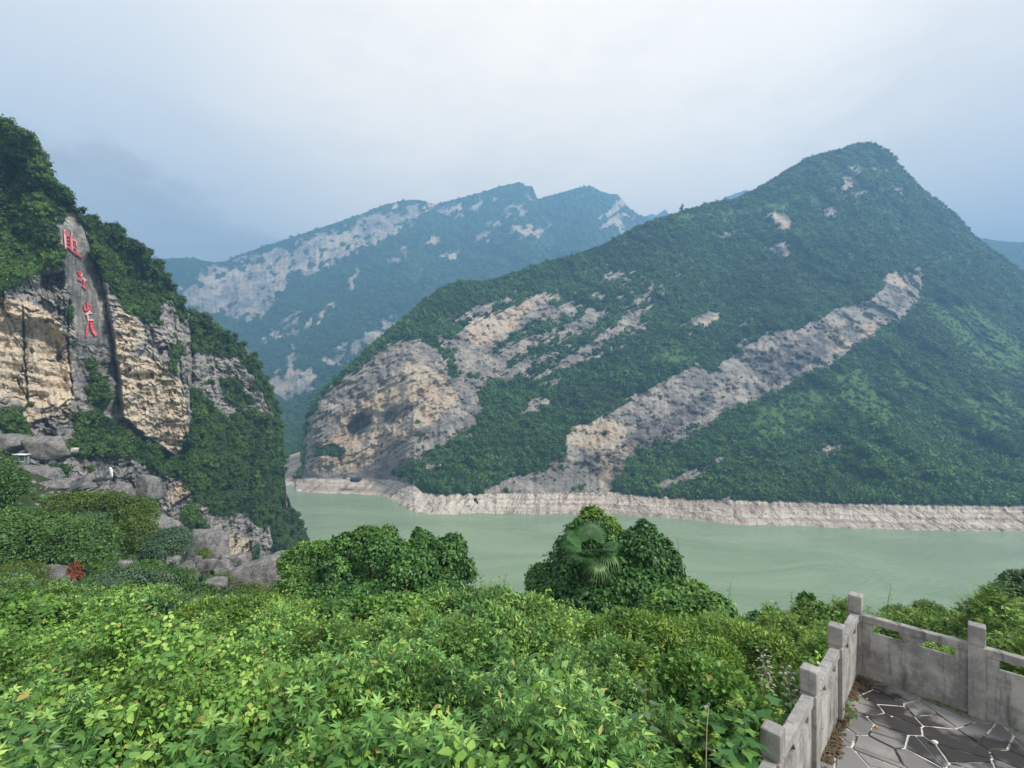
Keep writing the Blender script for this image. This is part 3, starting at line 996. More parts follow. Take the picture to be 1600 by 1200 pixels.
cl_top = lin([(-1500, -330), (-800, -130), (-360, 60), (-120, 120), (-30, 178), (0, 190), (12, 196), (25, 208), (40, 218), (55, 234), (66, 248), (76, 272), (84, 290), (100, 303), (112, 318), (128, 334),
              (142, 347), (160, 350), (185, 365), (200, 372), (215, 386), (232, 398), (247, 416), (260, 436), (272, 452), (286, 474), (296, 491), (320, 500), (350, 519),
              (380, 541), (392, 552), (405, 572), (416, 590), (425, 608), (434, 636), (439, 660), (443, 690), (444, 730), (447, 765), (455, 788), (468, 812), (478, 832), (486, 848)])
cl_bot = lin([(-360, 840), (0, 775), (100, 810), (200, 860), (300, 905), (380, 915), (440, 912), (486, 890)])
CV = [
    [(-1600, -400), (0, 150), (30, 190), (70, 240), (84, 285), (112, 315), (130, 338), (110, 338), (82, 332), (76, 345), (85, 372), (98, 400), (94, 420), (75, 412), (55, 425), (30, 440), (0, 462), (-400, 470), (-1600, 500)],
    [(95, 300), (142, 342), (200, 368), (250, 410), (298, 488), (282, 505), (268, 470), (245, 475), (252, 512), (225, 500), (195, 490), (170, 450), (150, 415), (142, 385), (130, 355)],
    [(296, 486), (350, 512), (400, 560), (430, 608), (445, 660), (430, 660), (412, 620), (395, 590), (370, 560), (340, 560), (300, 545)],
    [(298, 600), (320, 620), (350, 650), (400, 640), (445, 660), (446, 740), (440, 800), (428, 835), (400, 822), (372, 800), (345, 808), (318, 790), (300, 770), (272, 735), (285, 690), (300, 650)],
    [(118, 650), (150, 640), (165, 650), (200, 680), (235, 695), (282, 722), (275, 750), (240, 735), (200, 715), (120, 712), (90, 700), (120, 690)],
    [(440, 790), (458, 785), (490, 850), (500, 870), (430, 870), (425, 840)],
    [(0, 640), (30, 655), (55, 680), (40, 690), (0, 665)],
    [(205, 800), (235, 780), (250, 800), (240, 850), (200, 850)], [(140, 560), (160, 590), (175, 620), (160, 650), (140, 630)],
    [(100, 478), (115, 480), (112, 500), (100, 495)], [(268, 540), (285, 545), (280, 590), (262, 580)],
    [(375, 600), (400, 625), (380, 640), (350, 620), (340, 590)],
    [(290, 790), (310, 800), (330, 830), (300, 840)], [(395, 850), (408, 850), (404, 885), (390, 885)],
    [(50, 752), (90, 745), (110, 760), (60, 770)], [(70, 738), (95, 730), (110, 745), (80, 750)],
]
C_OCH = [[(-200, 470), (0, 462), (50, 470), (95, 500), (112, 560), (118, 625), (100, 640), (60, 640), (0, 625), (-200, 620)],
         [(182, 560), (240, 555), (290, 600), (296, 680), (275, 712), (240, 690), (190, 650)], [(0, 625), (60, 640), (120, 640), (100, 660), (40, 660)],
         [(178, 480), (200, 470), (230, 520), (205, 560), (180, 560)], [(255, 765), (300, 745), (300, 775), (262, 790)], [(340, 830), (390, 840), (400, 880), (350, 880)]]
C_DARK = [[(95, 380), (135, 400), (150, 450), (165, 500), (182, 580), (188, 650), (150, 645), (118, 625), (108, 560), (112, 500), (98, 430), (88, 400)],  # rock is darker inside these outlines: slab, hollow and cliff foot
         [(28, 500), (48, 490), (52, 560), (44, 620), (34, 600)], [(70, 420), (100, 425), (98, 460), (80, 465)],
         [(60, 640), (120, 640), (120, 700), (70, 690)], [(130, 700), (260, 730), (290, 790), (250, 800), (130, 745)], [(300, 770), (345, 775), (345, 810), (320, 800)]]
SLAB = [(80, 322), (120, 318), (140, 370), (160, 440), (172, 500), (182, 560), (190, 655), (150, 650), (118, 630), (108, 560), (112, 500), (98, 430), (86, 372)]
TEXTZ = [(95, 352), (132, 352), (158, 532), (126, 532)]
BUTT = [(145, 375), (178, 400), (205, 470), (250, 490), (282, 510), (298, 560), (300, 640), (296, 690), (275, 715), (235, 690), (192, 655), (182, 560), (172, 500), (160, 440)]


def cliff_depth(px, py):
    """distance of the cliff face along y for a bearing and height, with all its relief"""
    px, py = np.asarray(px, float), np.asarray(py, float)
    base = np.interp(px, [-1500, -800, -360, -100, 0, 100, 200, 300, 400, 440, 486], [45, 65, 88, 112, 128, 150, 176, 212, 262, 292, 330])
    bot = cl_bot(px)
    h = np.clip((bot - py) / 500, 0, 2)
    Y = base * (1 + 0.09 * h ** 1.4)
    P0 = ray(px, py, Y)
    wob = 8 * fbm(P0 / 9, 4, 401)
    vg = polys(px, py, CV)
    notext = 1 - 0.93 * ss(sdpoly(px, py, TEXTZ) + 4, -8, 4)
    holes = (14 + 24 * ss(px, 240, 320)) * np.maximum(fbm(P0 / 11, 4, 402) - 0.10, 0)
    veg = ss(vg + wob * 0.8 * notext - holes, -1.2, 1.2)
    sp = fbm(P0 / (6, 6, 3.5), 4, 403)
    veg = np.maximum(veg, ss(sp, 0.20, 0.30) * ss(px, 270, 310) * ss(py, 860, 700) * notext)
    veg = np.maximum(veg, ss(sp, 0.38, 0.46) * ss(py, 640, 700) * notext)
    veg *= ss(sdpoly(px, py, TEXTZ), 8, -2)
    bare = 1 - veg
    slab = ss(sdpoly(px, py, SLAB) + wob * 0.9, -4, 4)
    butt = ss(sdpoly(px, py, BUTT) + wob * 0.6, -3, 5)
    d = 14 * fbm(P0 / 48, 3, 404)
    # lean back of the wooded shelves
    d += np.clip(np.maximum(sdpoly(px, py, CV[0]), sdpoly(px, py, CV[1])), 0, 60) * 0.30
    d += np.clip(sdpoly(px, py, CV[2]), 0, 40) * 0.25
    d -= ss(py, 620, 860) * ss(px, 270, 320) * 10
    d -= butt * 6.0
    d += slab * 1.5
    hollow = sdpoly(px, py, [(-150, 520), (0, 500), (60, 500), (104, 530), (112, 620), (60, 640), (0, 620), (-150, 610)])
    d += 5 * ss(hollow + wob, -6, 14)
    und = sdpoly(px, py, [(64, 428), (100, 424), (100, 452), (82, 462), (62, 445)])
    d += 5 * ss(und, -2, 3)
    for pl, a in (([(190, 585), (240, 582), (240, 592), (215, 596), (196, 590)], 5), ([(225, 682), (295, 690), (292, 700), (240, 694)], 4), ([(246, 545), (262, 540), (268, 560), (250, 562)], 4)):
        d += a * ss(sdpoly(px, py, pl) + wob * 0.2, -1.5, 2)
    # long vertical cleft right of the inscription, and others
    for pl, w, a in (([(128, 350), (145, 395), (160, 440), (170, 500), (180, 560), (186, 640)], 1.2, 3), ([(108, 470), (106, 540), (114, 620)], 1.6, 3),
                     ([(298, 490), (300, 560), (298, 640)], 2.0, 4), ([(272, 500), (280, 560), (286, 620)], 1.5, 3), ([(36, 480), (38, 560), (44, 630)], 1.5, 2.5)):
        A = np.array(pl, float)
        xx = np.interp(py, A[:, 1], A[:, 0]) + 2.2 * perlin(np.stack([py / 9, py * 0, py * 0 + w], -1), 405)
        inr = ss(py, A[0, 1] - 4, A[0, 1] + 4) * ss(py, A[-1, 1] + 4, A[-1, 1] - 4)
        d += a * np.exp(-((px - xx) / w) ** 2) * inr
    q = 1 - 0.55 * slab
    f1, f2, cid = worley((P0 + fbm(P0 / 12, 2, 8)[..., None] * 6) / (8.0, 10.0, 6.0), 411)
    crk = ss(fbm(P0 / 9, 2, 418), -0.05, 0.3)
    soft = 1 - 0.75 * ss(hollow, -10, 10)
    d += ((cid - 0.5) * 4.0 * soft + 1.6 * ss(f2 - f1, 0.12, 0.0) * crk) * bare * q * notext
    f1, f2, cid = worley((P0 + fbm(P0 / 6, 3, 9)[..., None] * 4) / (4.5, 6.0, 1.1), 412)
    d += ((cid - 0.5) * 1.8 * soft + 0.6 * ss(f2 - f1, 0.10, 0.0) * crk) * bare * q * notext
    d += 2.8 * fbm(P0 / (3.6, 6.0, 20.0), 4, 419, 0.55, True) * bare * q * notext
    lz = P0[..., 2] + 0.15 * P0[..., 1] + 2.0 * fbm(P0 / 14, 2, 413)
    lay = perlin(np.stack([lz / 1.6, lz * 0 + 0.5, P0[..., 1] / 60], -1), 414)
    d += 1.1 * lay * bare * q * notext
    d += 1.3 * fbm(P0 / 2.6, 4, 415) * notext * (0.5 + 0.5 * q)
    d += veg * (6.0 * fbm(P0 / 11, 3, 416) + 3.0 * fbm(P0 / 4, 2, 426))
    och = ss(polys(px, py, C_OCH) + wob, -6, 6) * 0.75
    drk = ss(polys(px, py, C_DARK) + wob * 0.7, -12, 10) * 0.42
    lower = ss(py, 650, 740) * ss(px, 250, 200)
    d -= lower * 8 * (0.5 + fbm(P0 / 12, 3, 417))
    return Y + d, bare, och, drk


def build_cliff():
    cols = np.concatenate([np.arange(-1500, -360, 30.0), np.arange(-360, 0, 9.0), np.arange(0, 487, 1.3)])
    nv, nk = 560, 10
    top = cl_top(cols) + 1.3 * perlin(np.stack([cols / 8, cols * 0, cols * 0], -1), 420) + .7 * perlin(np.stack([cols / 3, cols * 0, cols * 0], -1), 421)
    bot = cl_bot(cols)
    tv = np.linspace(0, 1, nv)[:, None]
    PY = bot + (top - bot) * tv
    PX = np.repeat(cols[None], nv, 0)
    YD, bare, och, drk = cliff_depth(PX, PY)
    P = ray(PX, PY, YD)
    K = []
    for j in range(1, nk + 1):
        t = j / nk
        k = P[-1].copy()
        k[:, 0] -= 110 * t
        k[:, 1] += 30 * t
        k[:, 2] = np.where(k[:, 2] > 0, k[:, 2] + 10 * math.sin(t * 3.1), k[:, 2]) - np.where(cols > 430, 30 * t, 0)
        K.append(k)
    Pa = np.concatenate([P, np.array(K)])
    z0 = np.zeros((nk, len(cols)))
    me = np_mesh('river_cliff', Pa, grid_faces(*Pa.shape[:2]), M_cliff, dict(bare=np.concatenate([bare, z0]), ochre=np.concatenate([och, z0]), dark_rock=np.concatenate([drk, z0])), True)
    tag(link('river_cliff', me), kind='structure')
    return dict(PX=PX, PY=PY, P=P, bare=bare, cols=cols, top=top)


CL = build_cliff()
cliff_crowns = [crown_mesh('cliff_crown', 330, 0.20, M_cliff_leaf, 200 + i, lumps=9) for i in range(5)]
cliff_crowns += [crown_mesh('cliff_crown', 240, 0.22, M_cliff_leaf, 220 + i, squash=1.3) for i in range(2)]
p = sheet_points(CL, 6400, 21, lambda r, c: (np.clip(1 - CL['bare'][r, c] * 1.1, 0, 1) ** 1.5 + 0.006) * np.where(CL['PX'][r, c] < -60, 0.12, 1.0))
n = len(p)
i_, j_ = p[:, 3].astype(int), p[:, 4].astype(int)
px_, py_ = CL['PX'][i_, j_], CL['PY'][i_, j_]
keep = sdpoly(px_, py_, TEXTZ) < -3
p, px_, py_ = p[keep], px_[keep], py_[keep]
n = len(p)
z = rng.uniform(0.8, 1.5, n) + rng.random(n) ** 3 * 2.4
z *= 1 + 0.25 * ss(px_, 200, 400)
edge = np.minimum(polys(px_, py_, CV), 10)
z *= 0.55 + 0.45 * ss(edge, -6, 10)
tn = np.clip(rng.normal(0.28, 0.27, n) + 0.7 * fbm(p[:, :3] / 16, 2, 430), 0, 1)
o = scatter('cliff_thicket', p[:, :3] + np.stack([0.2 * z, z * -0.3, z * 0.2], -1), cliff_crowns, rng.integers(0, 7, n), z,
            np.stack([rng.uniform(-.3, .3, n), rng.uniform(-.3, .3, n), rng.uniform(0, 6.28, n)], -1), tn)
tag(o, 'dark green thicket clinging to the ledges of the inscribed left cliff', 'thicket', kind='stuff')

# trees standing one by one on the cliff's skyline
for k in range(34):
    x = 6 + k * 13.4 + random.uniform(-4, 4)
    if x > 478:
        break
    jj = int(np.argmin(abs(CL['cols'] - x)))
    b = Vector(CL['P'][-1, jj])
    r = random.uniform(1.5, 2.7) * (0.8 + 0.4 * x / 400)
    t = empty('cliff_tree', b - Vector((0, 0, 0.6)), 'small dark green tree on the skyline of the inscribed left cliff', 'tree', 'trees along the top edge of the left cliff', random.uniform(0, 6))
    cr = link('crown', cliff_crowns[k % 7], None, t)
    cr.location = (0, 0, r * 0.75)
    cr.scale = (r, r, r * random.uniform(0.85, 1.25))
    tr_ = tube_mesh('trunk', [(0, 0, -1), (0.1, 0, r * 0.4), (0, 0.1, r * 0.9)], [0.14, 0.10, 0.05], M_bark, 5)
    link('trunk', tr_, None, t)

# ------------------------------------------------------------------ red inscription
m, s = new_mat('red_paint')
n_ = s.noise(s.pos(), 1.2, 5, 0.65)
finish(s, s.mix(s.step(n_, 0.35, 0.7), (0.48, 0.045, 0.07), (0.66, 0.17, 0.19)), 0.7, n_, 0.3, 0.1)
M_red = m
M_pink = simple_mat('worn_red_paint', (0.72, 0.38, 0.38), 0.8, var=0.15, scale=1.0)


def stroke(bm, a, b, wa, wb):
    """tapered brush stroke cut proud of the rock; a, b in photo pixels on the cliff face"""
    a, b = Vector((a[0], a[1])), Vector((b[0], b[1]))
    d = (b - a).normalized()
    nrm = Vector((-d.y, d.x))
    n = 5
    ring = []
    for i in range(n + 1):
        t = i / n
        w = (wa + (wb - wa) * t) * 0.5 * (0.92 + 0.16 * math.sin(t * 3.1))
        c = a.lerp(b, t)
        rr = []
        for sg, lift in ((-1, -0.15), (-0.8, 0.5), (0.8, 0.5), (1, -0.15)):
            q = c + nrm * w * sg
            Y = float(np.min(cliff_depth(np.array([q.x, q.x + 1, q.x - 1]), np.array([q.y, q.y + 1, q.y - 1]))[0])) - lift
            rr.append(bm.verts.new(at(q.x, q.y, Y)))
        ring.append(rr)
    for i in range(n):
        for k in range(3):
            bm.faces.new((ring[i][k], ring[i][k + 1], ring[i + 1][k + 1], ring[i + 1][k]))
    bm.faces.new(ring[0])
    bm.faces.new(ring[-1][::-1])


CH1 = [((101, 359), (103, 389), 3.6, 2.4, 1), ((100.5, 361), (105, 368), 2.6, 3.6, 0), ((103, 368), (110, 370), 1.8, 1.6, 0), ((104, 374), (110, 375), 1.6, 1.5, 0),
       ((104.5, 379), (110.5, 381), 1.6, 1.5, 0), ((110, 368), (111, 391), 2.0, 2.6, 0), ((104, 384), (110, 388), 3.0, 3.4, 0),
       ((112, 361), (113, 391), 1.6, 1.8, 1), ((111, 369), (116, 371), 2.0, 1.8, 0), ((114, 374), (119, 377), 1.6, 1.6, 1), ((119, 377), (120, 385), 1.6, 1.6, 1),
       ((115, 374), (116, 385), 1.6, 1.8, 0), ((115, 380), (119, 382), 1.4, 1.4, 0), ((114, 386), (120, 389), 3.4, 3.2, 0), ((112, 391), (119, 396), 2.0, 2.8, 0), ((118, 395), (128, 402), 3.0, 2.6, 0)]
CH2 = [((121, 424), (128, 427), 2.6, 3.4, 0), ((128, 426), (127, 432), 2.4, 2.0, 1), ((122, 427), (126, 431), 2.4, 2.0, 0), ((122, 435), (129, 438), 4.2, 5.0, 0), ((129, 434), (134, 439), 2.0, 3.2, 1),
       ((131, 439), (132, 448), 1.8, 2.2, 0), ((129, 446), (133, 451), 2.8, 2.6, 0), ((134, 446), (134, 452), 1.6, 1.2, 0)]
CH3 = [((137, 471), (137, 482), 2.4, 2.4, 0), ((132, 476), (133, 485), 2.4, 2.2, 0), ((142, 476), (142, 483), 2.4, 2.2, 0), ((133, 484), (142, 482), 3.0, 2.6, 0),
       ((141, 485), (134, 492), 1.8, 2.0, 1), ((134, 490), (144, 489), 1.8, 1.8, 1), ((137, 491), (138, 500), 2.0, 2.0, 1), ((138, 500), (146, 500), 1.8, 2.0, 1),
       ((138, 500), (135, 526), 2.0, 3.2, 0), ((142, 503), (145, 511), 3.6, 3.8, 0), ((142, 508), (146, 520), 2.6, 3.6, 0), ((145, 516), (151, 525), 3.6, 4.6, 0), ((140, 506), (147, 505), 1.6, 1.6, 0)]
for chs, lab in ((CH1, 'topmost red character cut in the grey slab of the left cliff'), (CH2, 'small middle red character cut in the grey slab of the left cliff'), (CH3, 'lowest red character, with two long legs, cut in the left cliff')):
    t = empty('carved_character', at(chs[0][0][0], chs[0][0][1], 150), lab, 'inscription', 'red characters down the left cliff')
    for st in chs:
        bm = bmesh.new()
        stroke(bm, st[0], st[1], st[2] * 1.3, st[3] * 1.3)
        o = bm_obj('stroke', bm, M_pink if st[4] else M_red, t)
        o.matrix_parent_inverse = Matrix.Translation(t.location).inverted()

# ------------------------------------------------------------------ near slope below the viewpoint
PROF = [(-700, [(0, .9), (3, .9), (8, 0.0), (14, -1.0), (30, -3), (60, -6), (100, -8), (130, -6), (330, 0)]),
        (0, [(0, .9), (3, .9), (8, -.6), (14, -2.5), (30, -8), (60, -13), (100, -14), (128, -12), (330, -30)]),
        (100, [(0, .9), (3, .9), (8, -.6), (14, -2.5), (30, -8.5), (60, -15.5), (100, -18), (150, -24), (330, -60)]),
        (200, [(0, .9), (3, .9), (8, -.6), (14, -2.5), (30, -9), (60, -18), (100, -27), (175, -44), (330, -80)]),
        (300, [(0, .9), (3, .9), (8, -.6), (14, -2.5), (30, -9.5), (60, -20.5), (100, -34), (180, -60), (215, -70), (330, -100)]),
        (440, [(0, .9), (3, .9), (8, -.6), (14, -2.6), (30, -11), (60, -24), (100, -42), (150, -58), (220, -83), (300, -104), (330, -110)]),
        (560, [(0, .9), (3, .9), (8, -.6), (14, -2.8), (30, -14), (60, -35), (100, -65), (150, -101), (330, -130)]),
        (2400, [(0, .9), (3, .9), (8, -.6), (14, -2.9), (30, -15), (60, -37), (100, -68), (150, -104), (330, -130)])]
TERR_C = Vector((5.24, 7.34, 0))                      # outer corner of the terrace
DL = Vector((-0.702, -0.712, 0)).normalized()
DR = Vector((0.715, -0.70, 0)).normalized()


def ground_z(X, Y):
    X, Y = np.asarray(X, float), np.asarray(Y, float)
    yy = np.maximum(Y, 5)
    px = 800 + F * X / yy
    rows = np.array([np.interp(Y, [a for a, b in pr], [b for a, b in pr]) for _, pr in PROF])
    xs = np.array([p_[0] for p_ in PROF], float)
    k = np.clip(np.searchsorted(xs, px) - 1, 0, len(xs) - 2)
    t = np.clip((px - xs[k]) / (xs[k + 1] - xs[k]), 0, 1)
    idx = np.indices(k.shape)
    z = np.take_along_axis(rows, k[None], 0)[0] * (1 - t) + np.take_along_axis(rows, (k + 1)[None], 0)[0] * t
    q = np.stack([X, Y, X * 0], -1)
    amp = np.clip(Y / 40, 0.15, 1.0)
    z = z + amp * 3.0 * fbm(q / 16, 4, 501) + 0.25 * fbm(q / 1.7, 3, 502) * ss(Y, 40, 15)
    # inside the terrace the soil lies under the paving
    rel0, rel1 = X - TERR_C.x, Y - TERR_C.y
    u = rel0 * DL.x + rel1 * DL.y
    w = rel0 * DR.x + rel1 * DR.y
    ins = ss(np.minimum(u, w), -0.35, -0.15)
    return z * (1 - ins) + np.minimum(z, -0.6) * ins


yy = np.concatenate([np.linspace(-12, 1, 8), 1.2 * (330 / 1.2) ** np.linspace(0, 1, 240)])
uu = np.linspace(-1, 1, 260)
U, YY = np.meshgrid(uu, yy)
XX = np.where(U < 0, U * (14 + 1.35 * np.maximum(YY, 0)), U * (14 + 1.5 * np.maximum(YY, 0)))
ZZ = ground_z(XX, YY)
m, s = new_mat('soil_and_litter')
P = s.pos()
a1 = s.noise(P, 0.5, 6, 0.65)
a2 = s.noise(P, 6.0, 5, 0.7)
c = s.mix(s.step(a1, 0.4, 0.6), (0.022, 0.045, 0.014), (0.055, 0.065, 0.030))
c = s.mix(s.math('MULTIPLY', s.step(a2, 0.55, 0.7), 0.5), c, (0.10, 0.085, 0.055))
finish(s, c, 0.95, a2, 0.6, 0.1, spec=0.1)
tag(link('near_slope', np_mesh('near_slope', np.stack([XX, YY, ZZ], -1), grid_faces(*XX.shape), m, None, True)), kind='structure')


# ------------------------------------------------------------------ boulders
def rock_mat(name, k):
    m, s = new_mat(name)
    P = s.pos()
    a = s.noise(P, 0.9 * k, 8, 0.7, 0.4)
    b = s.noise(s.scale(P, (1, 1, 2.8)), 1.6 * k, 8, 0.72, 0.9)
    c = s.mix(s.step(a, 0.38, 0.62), (0.12, 0.115, 0.115), (0.27, 0.26, 0.25))
    c = s.mix(s.math('MULTIPLY', s.step(b, 0.58, 0.70), 0.6), c, (0.42, 0.40, 0.37))
    c = s.mix(s.math('MULTIPLY', s.step(b, 0.46, 0.36), 0.8), c, (0.045, 0.045, 0.045))
    finish(s, c, 0.85, s.math('ADD', a, b), 0.8, 0.3 / k, spec=0.25)
    return m


M_rock = rock_mat('boulder_rock', 1.0)


def boulder_mesh(name, rx, ry, rz, seed, sub=4, ncut=20, mat=None):
    r = np.random.default_rng(seed)
    bm = bmesh.new()
    bmesh.ops.create_icosphere(bm, subdivisions=sub, radius=1.0)
    V = np.array([v.co[:] for v in bm.verts])
    Fc = np.array([[v.index for v in f.verts] for f in bm.faces])
    bm.free()
    ax = np.array([(1, 0, 0), (-1, 0, 0), (0, 1, 0), (0, -1, 0), (0, 0, 1), (0, 0, -1)], float) + r.normal(size=(6, 3)) * 0.22
    N = np.concatenate([ax, unit(6, r)])
    N /= np.linalg.norm(N, axis=1, keepdims=True)
    D = np.concatenate([r.uniform(0.55, 0.78, 6), r.uniform(0.66, 0.88, 6)])
    dot = V @ N.T
    rad = np.min(np.where(dot > 0.12, D / np.maximum(dot, 0.12), 9), axis=1)
    rad = np.minimum(rad, 1.25)
    V = V * rad[:, None]
    V = V * 1.18 * (1 + 0.10 * fbm(V * 1.7 + seed, 4, 511)[:, None] + 0.08 * fbm(V * 3.5 + seed, 4, 512, 0.6, True)[:, None])
    V = V * (rx, ry, rz)
    return np_mesh(name, V, Fc, mat or M_rock)


BOULD = [  # px, py of centre, half width px, half height px, distance, label
    (415, 905, 58, 34, 58, 'long grey slab boulder sloping down behind the vine tangle'),
    (326, 850, 28, 26, 118, 'square dark grey boulder standing against the foot of the left cliff'),
    (258, 827, 30, 17, 125, 'grey boulder beside the grey green bush under the cliff'),
    (292, 886, 15, 8, 66, 'small rounded grey stone left of the stone pile'),
    (322, 884, 14, 10, 64, 'rounded grey stone in the middle of the stone pile'),
    (345, 884, 17, 12, 68, 'pale jagged stone beside the long slab boulder'),
    (372, 878, 18, 12, 74, 'dark angular stone between the pile and the long slab boulder'),
    (332, 914, 22, 7, 50, 'flat pale stone lying in the grass below the stone pile'),
    (262, 878, 18, 8, 72, 'flat grey stone half hidden left of the stone pile'),
    (90, 912, 22, 34, 31, 'tall grey boulder streaked with white beside the rust coloured bush'),
    (62, 886, 14, 9, 33, 'pale stone top left of the white streaked boulder'),
    (195, 884, 12, 8, 44, 'pale stone peeping out of the bushes right of the rust coloured bush'),
    (45, 742, 42, 16, 112, 'broad pale ledge of rock below the small shelter'),
    (85, 758, 36, 10, 105, 'flat pale rock slab under the cliff, above the leafy bush'),
    (118, 756, 22, 12, 112, 'grey rock carrying a pale stone under the cliff'),
    (20, 772, 26, 14, 96, 'brown grey rock at the left edge below the shelter'),
    (80, 700, 26, 18, 122, 'rounded grey rock outcrop under the ochre hollow'),
    (22, 690, 26, 12, 122, 'brown topped rock above the small shelter'),
    (232, 762, 20, 22, 150, 'dark layered rock block at the cliff foot above the yellow green tree'),
    (190, 770, 18, 16, 142, 'dark square rock block left of the layered block'),
    (255, 905, 14, 6, 54, 'low grey stone among the bushes left of the flat stone'),
    (300, 900, 12, 6, 58, 'little grey stone below the stone pile'),
    (388, 892, 12, 8, 66, 'little broken stone at the foot of the dark angular stone'),
    (310, 873, 7, 4, 80, 'white stone at the top of the stone pile'),
    (353, 872, 8, 5, 84, 'small pale stone at the foot of the square boulder'),
]
for k, (px, py, hw, hh, Y, lab) in enumerate(BOULD):
    w, h = hw / F * Y, hh / F * Y
    me = boulder_mesh('boulder', w, w * 0.8, h * 1.15, 60 + k, 4 if hw > 16 else 3)
    o = link('boulder', me)
    o.location = at(px, py, Y) - Vector((0, 0, h * 0.1))
    o.rotation_euler = (random.uniform(-.15, .15), random.uniform(-.15, .15), random.uniform(-.4, .4))
    if k == 0:
        o.rotation_euler = (0, -0.38, 0.1)
    tag(o, lab, 'boulder', 'boulders under the left cliff')
# white water-worn streak on the tall boulder: a mineral vein
M_vein = simple_mat('white_mineral', (0.62, 0.64, 0.62), 0.5, var=0.12)
b9 = [o for o in bpy.data.objects if o.name.startswith('boulder') and 'streaked' in o.get('label', '')][0]
vpts = [(98, 896), (97, 905), (97, 914), (94, 924), (92, 932), (85, 942), (80, 946)]
o = link('mineral_streak', tube_mesh('mineral_streak', [at(x, y, 30.1) for x, y in vpts], [.04, .07, .10, .12, .16, .20, .12], M_vein, 6), None, b9)
bpy.context.view_layer.update()
o.matrix_parent_inverse = b9.matrix_world.inverted()

# ------------------------------------------------------------------ bushes, vines and trees of the near slope
def lobe_leaves(lobes, n, leaf, seed, templ, hang=0.8, jitter=0.5, depth=0.25, hole=0.0, shade_bias=0.0):
    """leaves over the joint surface of several lobes (centre, radii)"""
    r = np.random.default_rng(seed)
    C = np.array([l[0] for l in lobes], float)
    R = np.array([l[1] for l in lobes], float)
    wt = (R[:, 0] * R[:, 2] + R[:, 0] * R[:, 1]) ** 0.9
    m = int(n * 1.9)
    k = r.choice(len(lobes), m, p=wt / wt.sum())
    d = unit(m, r)
    d[:, 2] = np.where(d[:, 2] < -0.45, -d[:, 2], d[:, 2])
    lump = 1 + 0.36 * fbm(d * 1.9 + k[:, None] * 7.3 + seed, 3, 601) + 0.20 * fbm(d * 4.5 + k[:, None] * 3.1, 3, 602)
    lump += 0.75 * np.maximum(perlin(d * 7 + k[:, None] * 5.1, 605) - 0.22, 0) * r.random(m)
    rad = lump * (1 - depth * r.random(m) ** 2)
    pos = C[k] + d * R[k] * rad[:, None]
    inside = np.zeros(m, bool)
    for j in range(len(lobes)):
        q = (pos - C[j]) / R[j]
        inside |= (k != j) & ((q ** 2).sum(1) < 0.70)
    keep = ~inside
    if hole > 0:
        keep &= fbm(pos * (1.4 / max(R.mean(), 0.3)) + 3.3, 3, 603) > -hole
    idx = np.nonzero(keep)[0][:n]
    pos, d, k, rad = pos[idx], d[idx], k[idx], rad[idx]
    nn = len(pos)
    outw = d / R[k]
    outw /= np.linalg.norm(outw, axis=1, keepdims=True)
    al = np.array([0, 0, -hang]) + outw * 0.45 + unit(nn, r) * jitter
    up = outw + np.array([0, 0, 0.6]) + unit(nn, r) * (0.25 + jitter * 0.9)
    sh = np.clip(r.random(nn) * 0.6 + 1.1 * fbm(pos * 1.3, 3, 604) + 0.22 + shade_bias, 0, 1)
    return leaf_arrays(pos, al, up, leaf * r.uniform(0.65, 1.25, nn), sh, templ)


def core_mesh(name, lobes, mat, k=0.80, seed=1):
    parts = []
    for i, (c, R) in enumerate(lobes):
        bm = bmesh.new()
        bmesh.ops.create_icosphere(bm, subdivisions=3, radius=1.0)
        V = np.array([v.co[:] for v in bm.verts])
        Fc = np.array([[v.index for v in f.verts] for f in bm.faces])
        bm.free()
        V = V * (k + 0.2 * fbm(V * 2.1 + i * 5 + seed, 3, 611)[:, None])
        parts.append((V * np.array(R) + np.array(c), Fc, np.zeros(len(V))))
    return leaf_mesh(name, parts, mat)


def bush(name, label, cat, lobes_px, n, leaf, mat, templ=T_CHIP, group=None, seed=1, hang=0.5, jitter=0.7, trunk=True, hole=0.0, core=True, sb=0.0, k=0.66, ground=None):
    """lobes_px: (px, py, Y, half width px, half height px, [dx forward])"""
    L = []
    for (px, py, Y, hw, hh) in lobes_px:
        rx, rz = hw / F * Y, hh / F * Y
        L.append((np.array(at(px, py, Y)), np.array([rx, (rx + rz) * 0.48, rz])))
    base = np.mean([l[0] for l in L], axis=0)
    zlow = min(l[0][2] - l[1][2] for l in L)
    base[2] = zlow
    t = empty(name, base, label, cat, group)
    L2 = [(c - base, R) for c, R in L]
    parts = [lobe_leaves(L2, n, leaf, seed, templ, hang, jitter, 0.28, hole, sb)]
    link('foliage', leaf_mesh('foliage', parts, mat), None, t)
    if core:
        link('dark_core', core_mesh('dark_core', L2, mat, k, seed), None, t)  # closed dark hull in place of the shaded inside, stops see-through
    if trunk:
        gz = float(ground_z(np.array([base[0]]), np.array([base[1]]))[0]) - base[2] - 0.3
        top = max(l[0][2] for l in L2) * 0.9
        rr = max(0.05, L2[0][1][0] * 0.05)
        link('trunk', tube_mesh('trunk', [(0, 0, min(gz, -0.3)), (rr, 0, top * 0.4), (0, rr, top)], [rr * 1.4, rr, rr * 0.5], M_bark, 7), None, t)
    return t


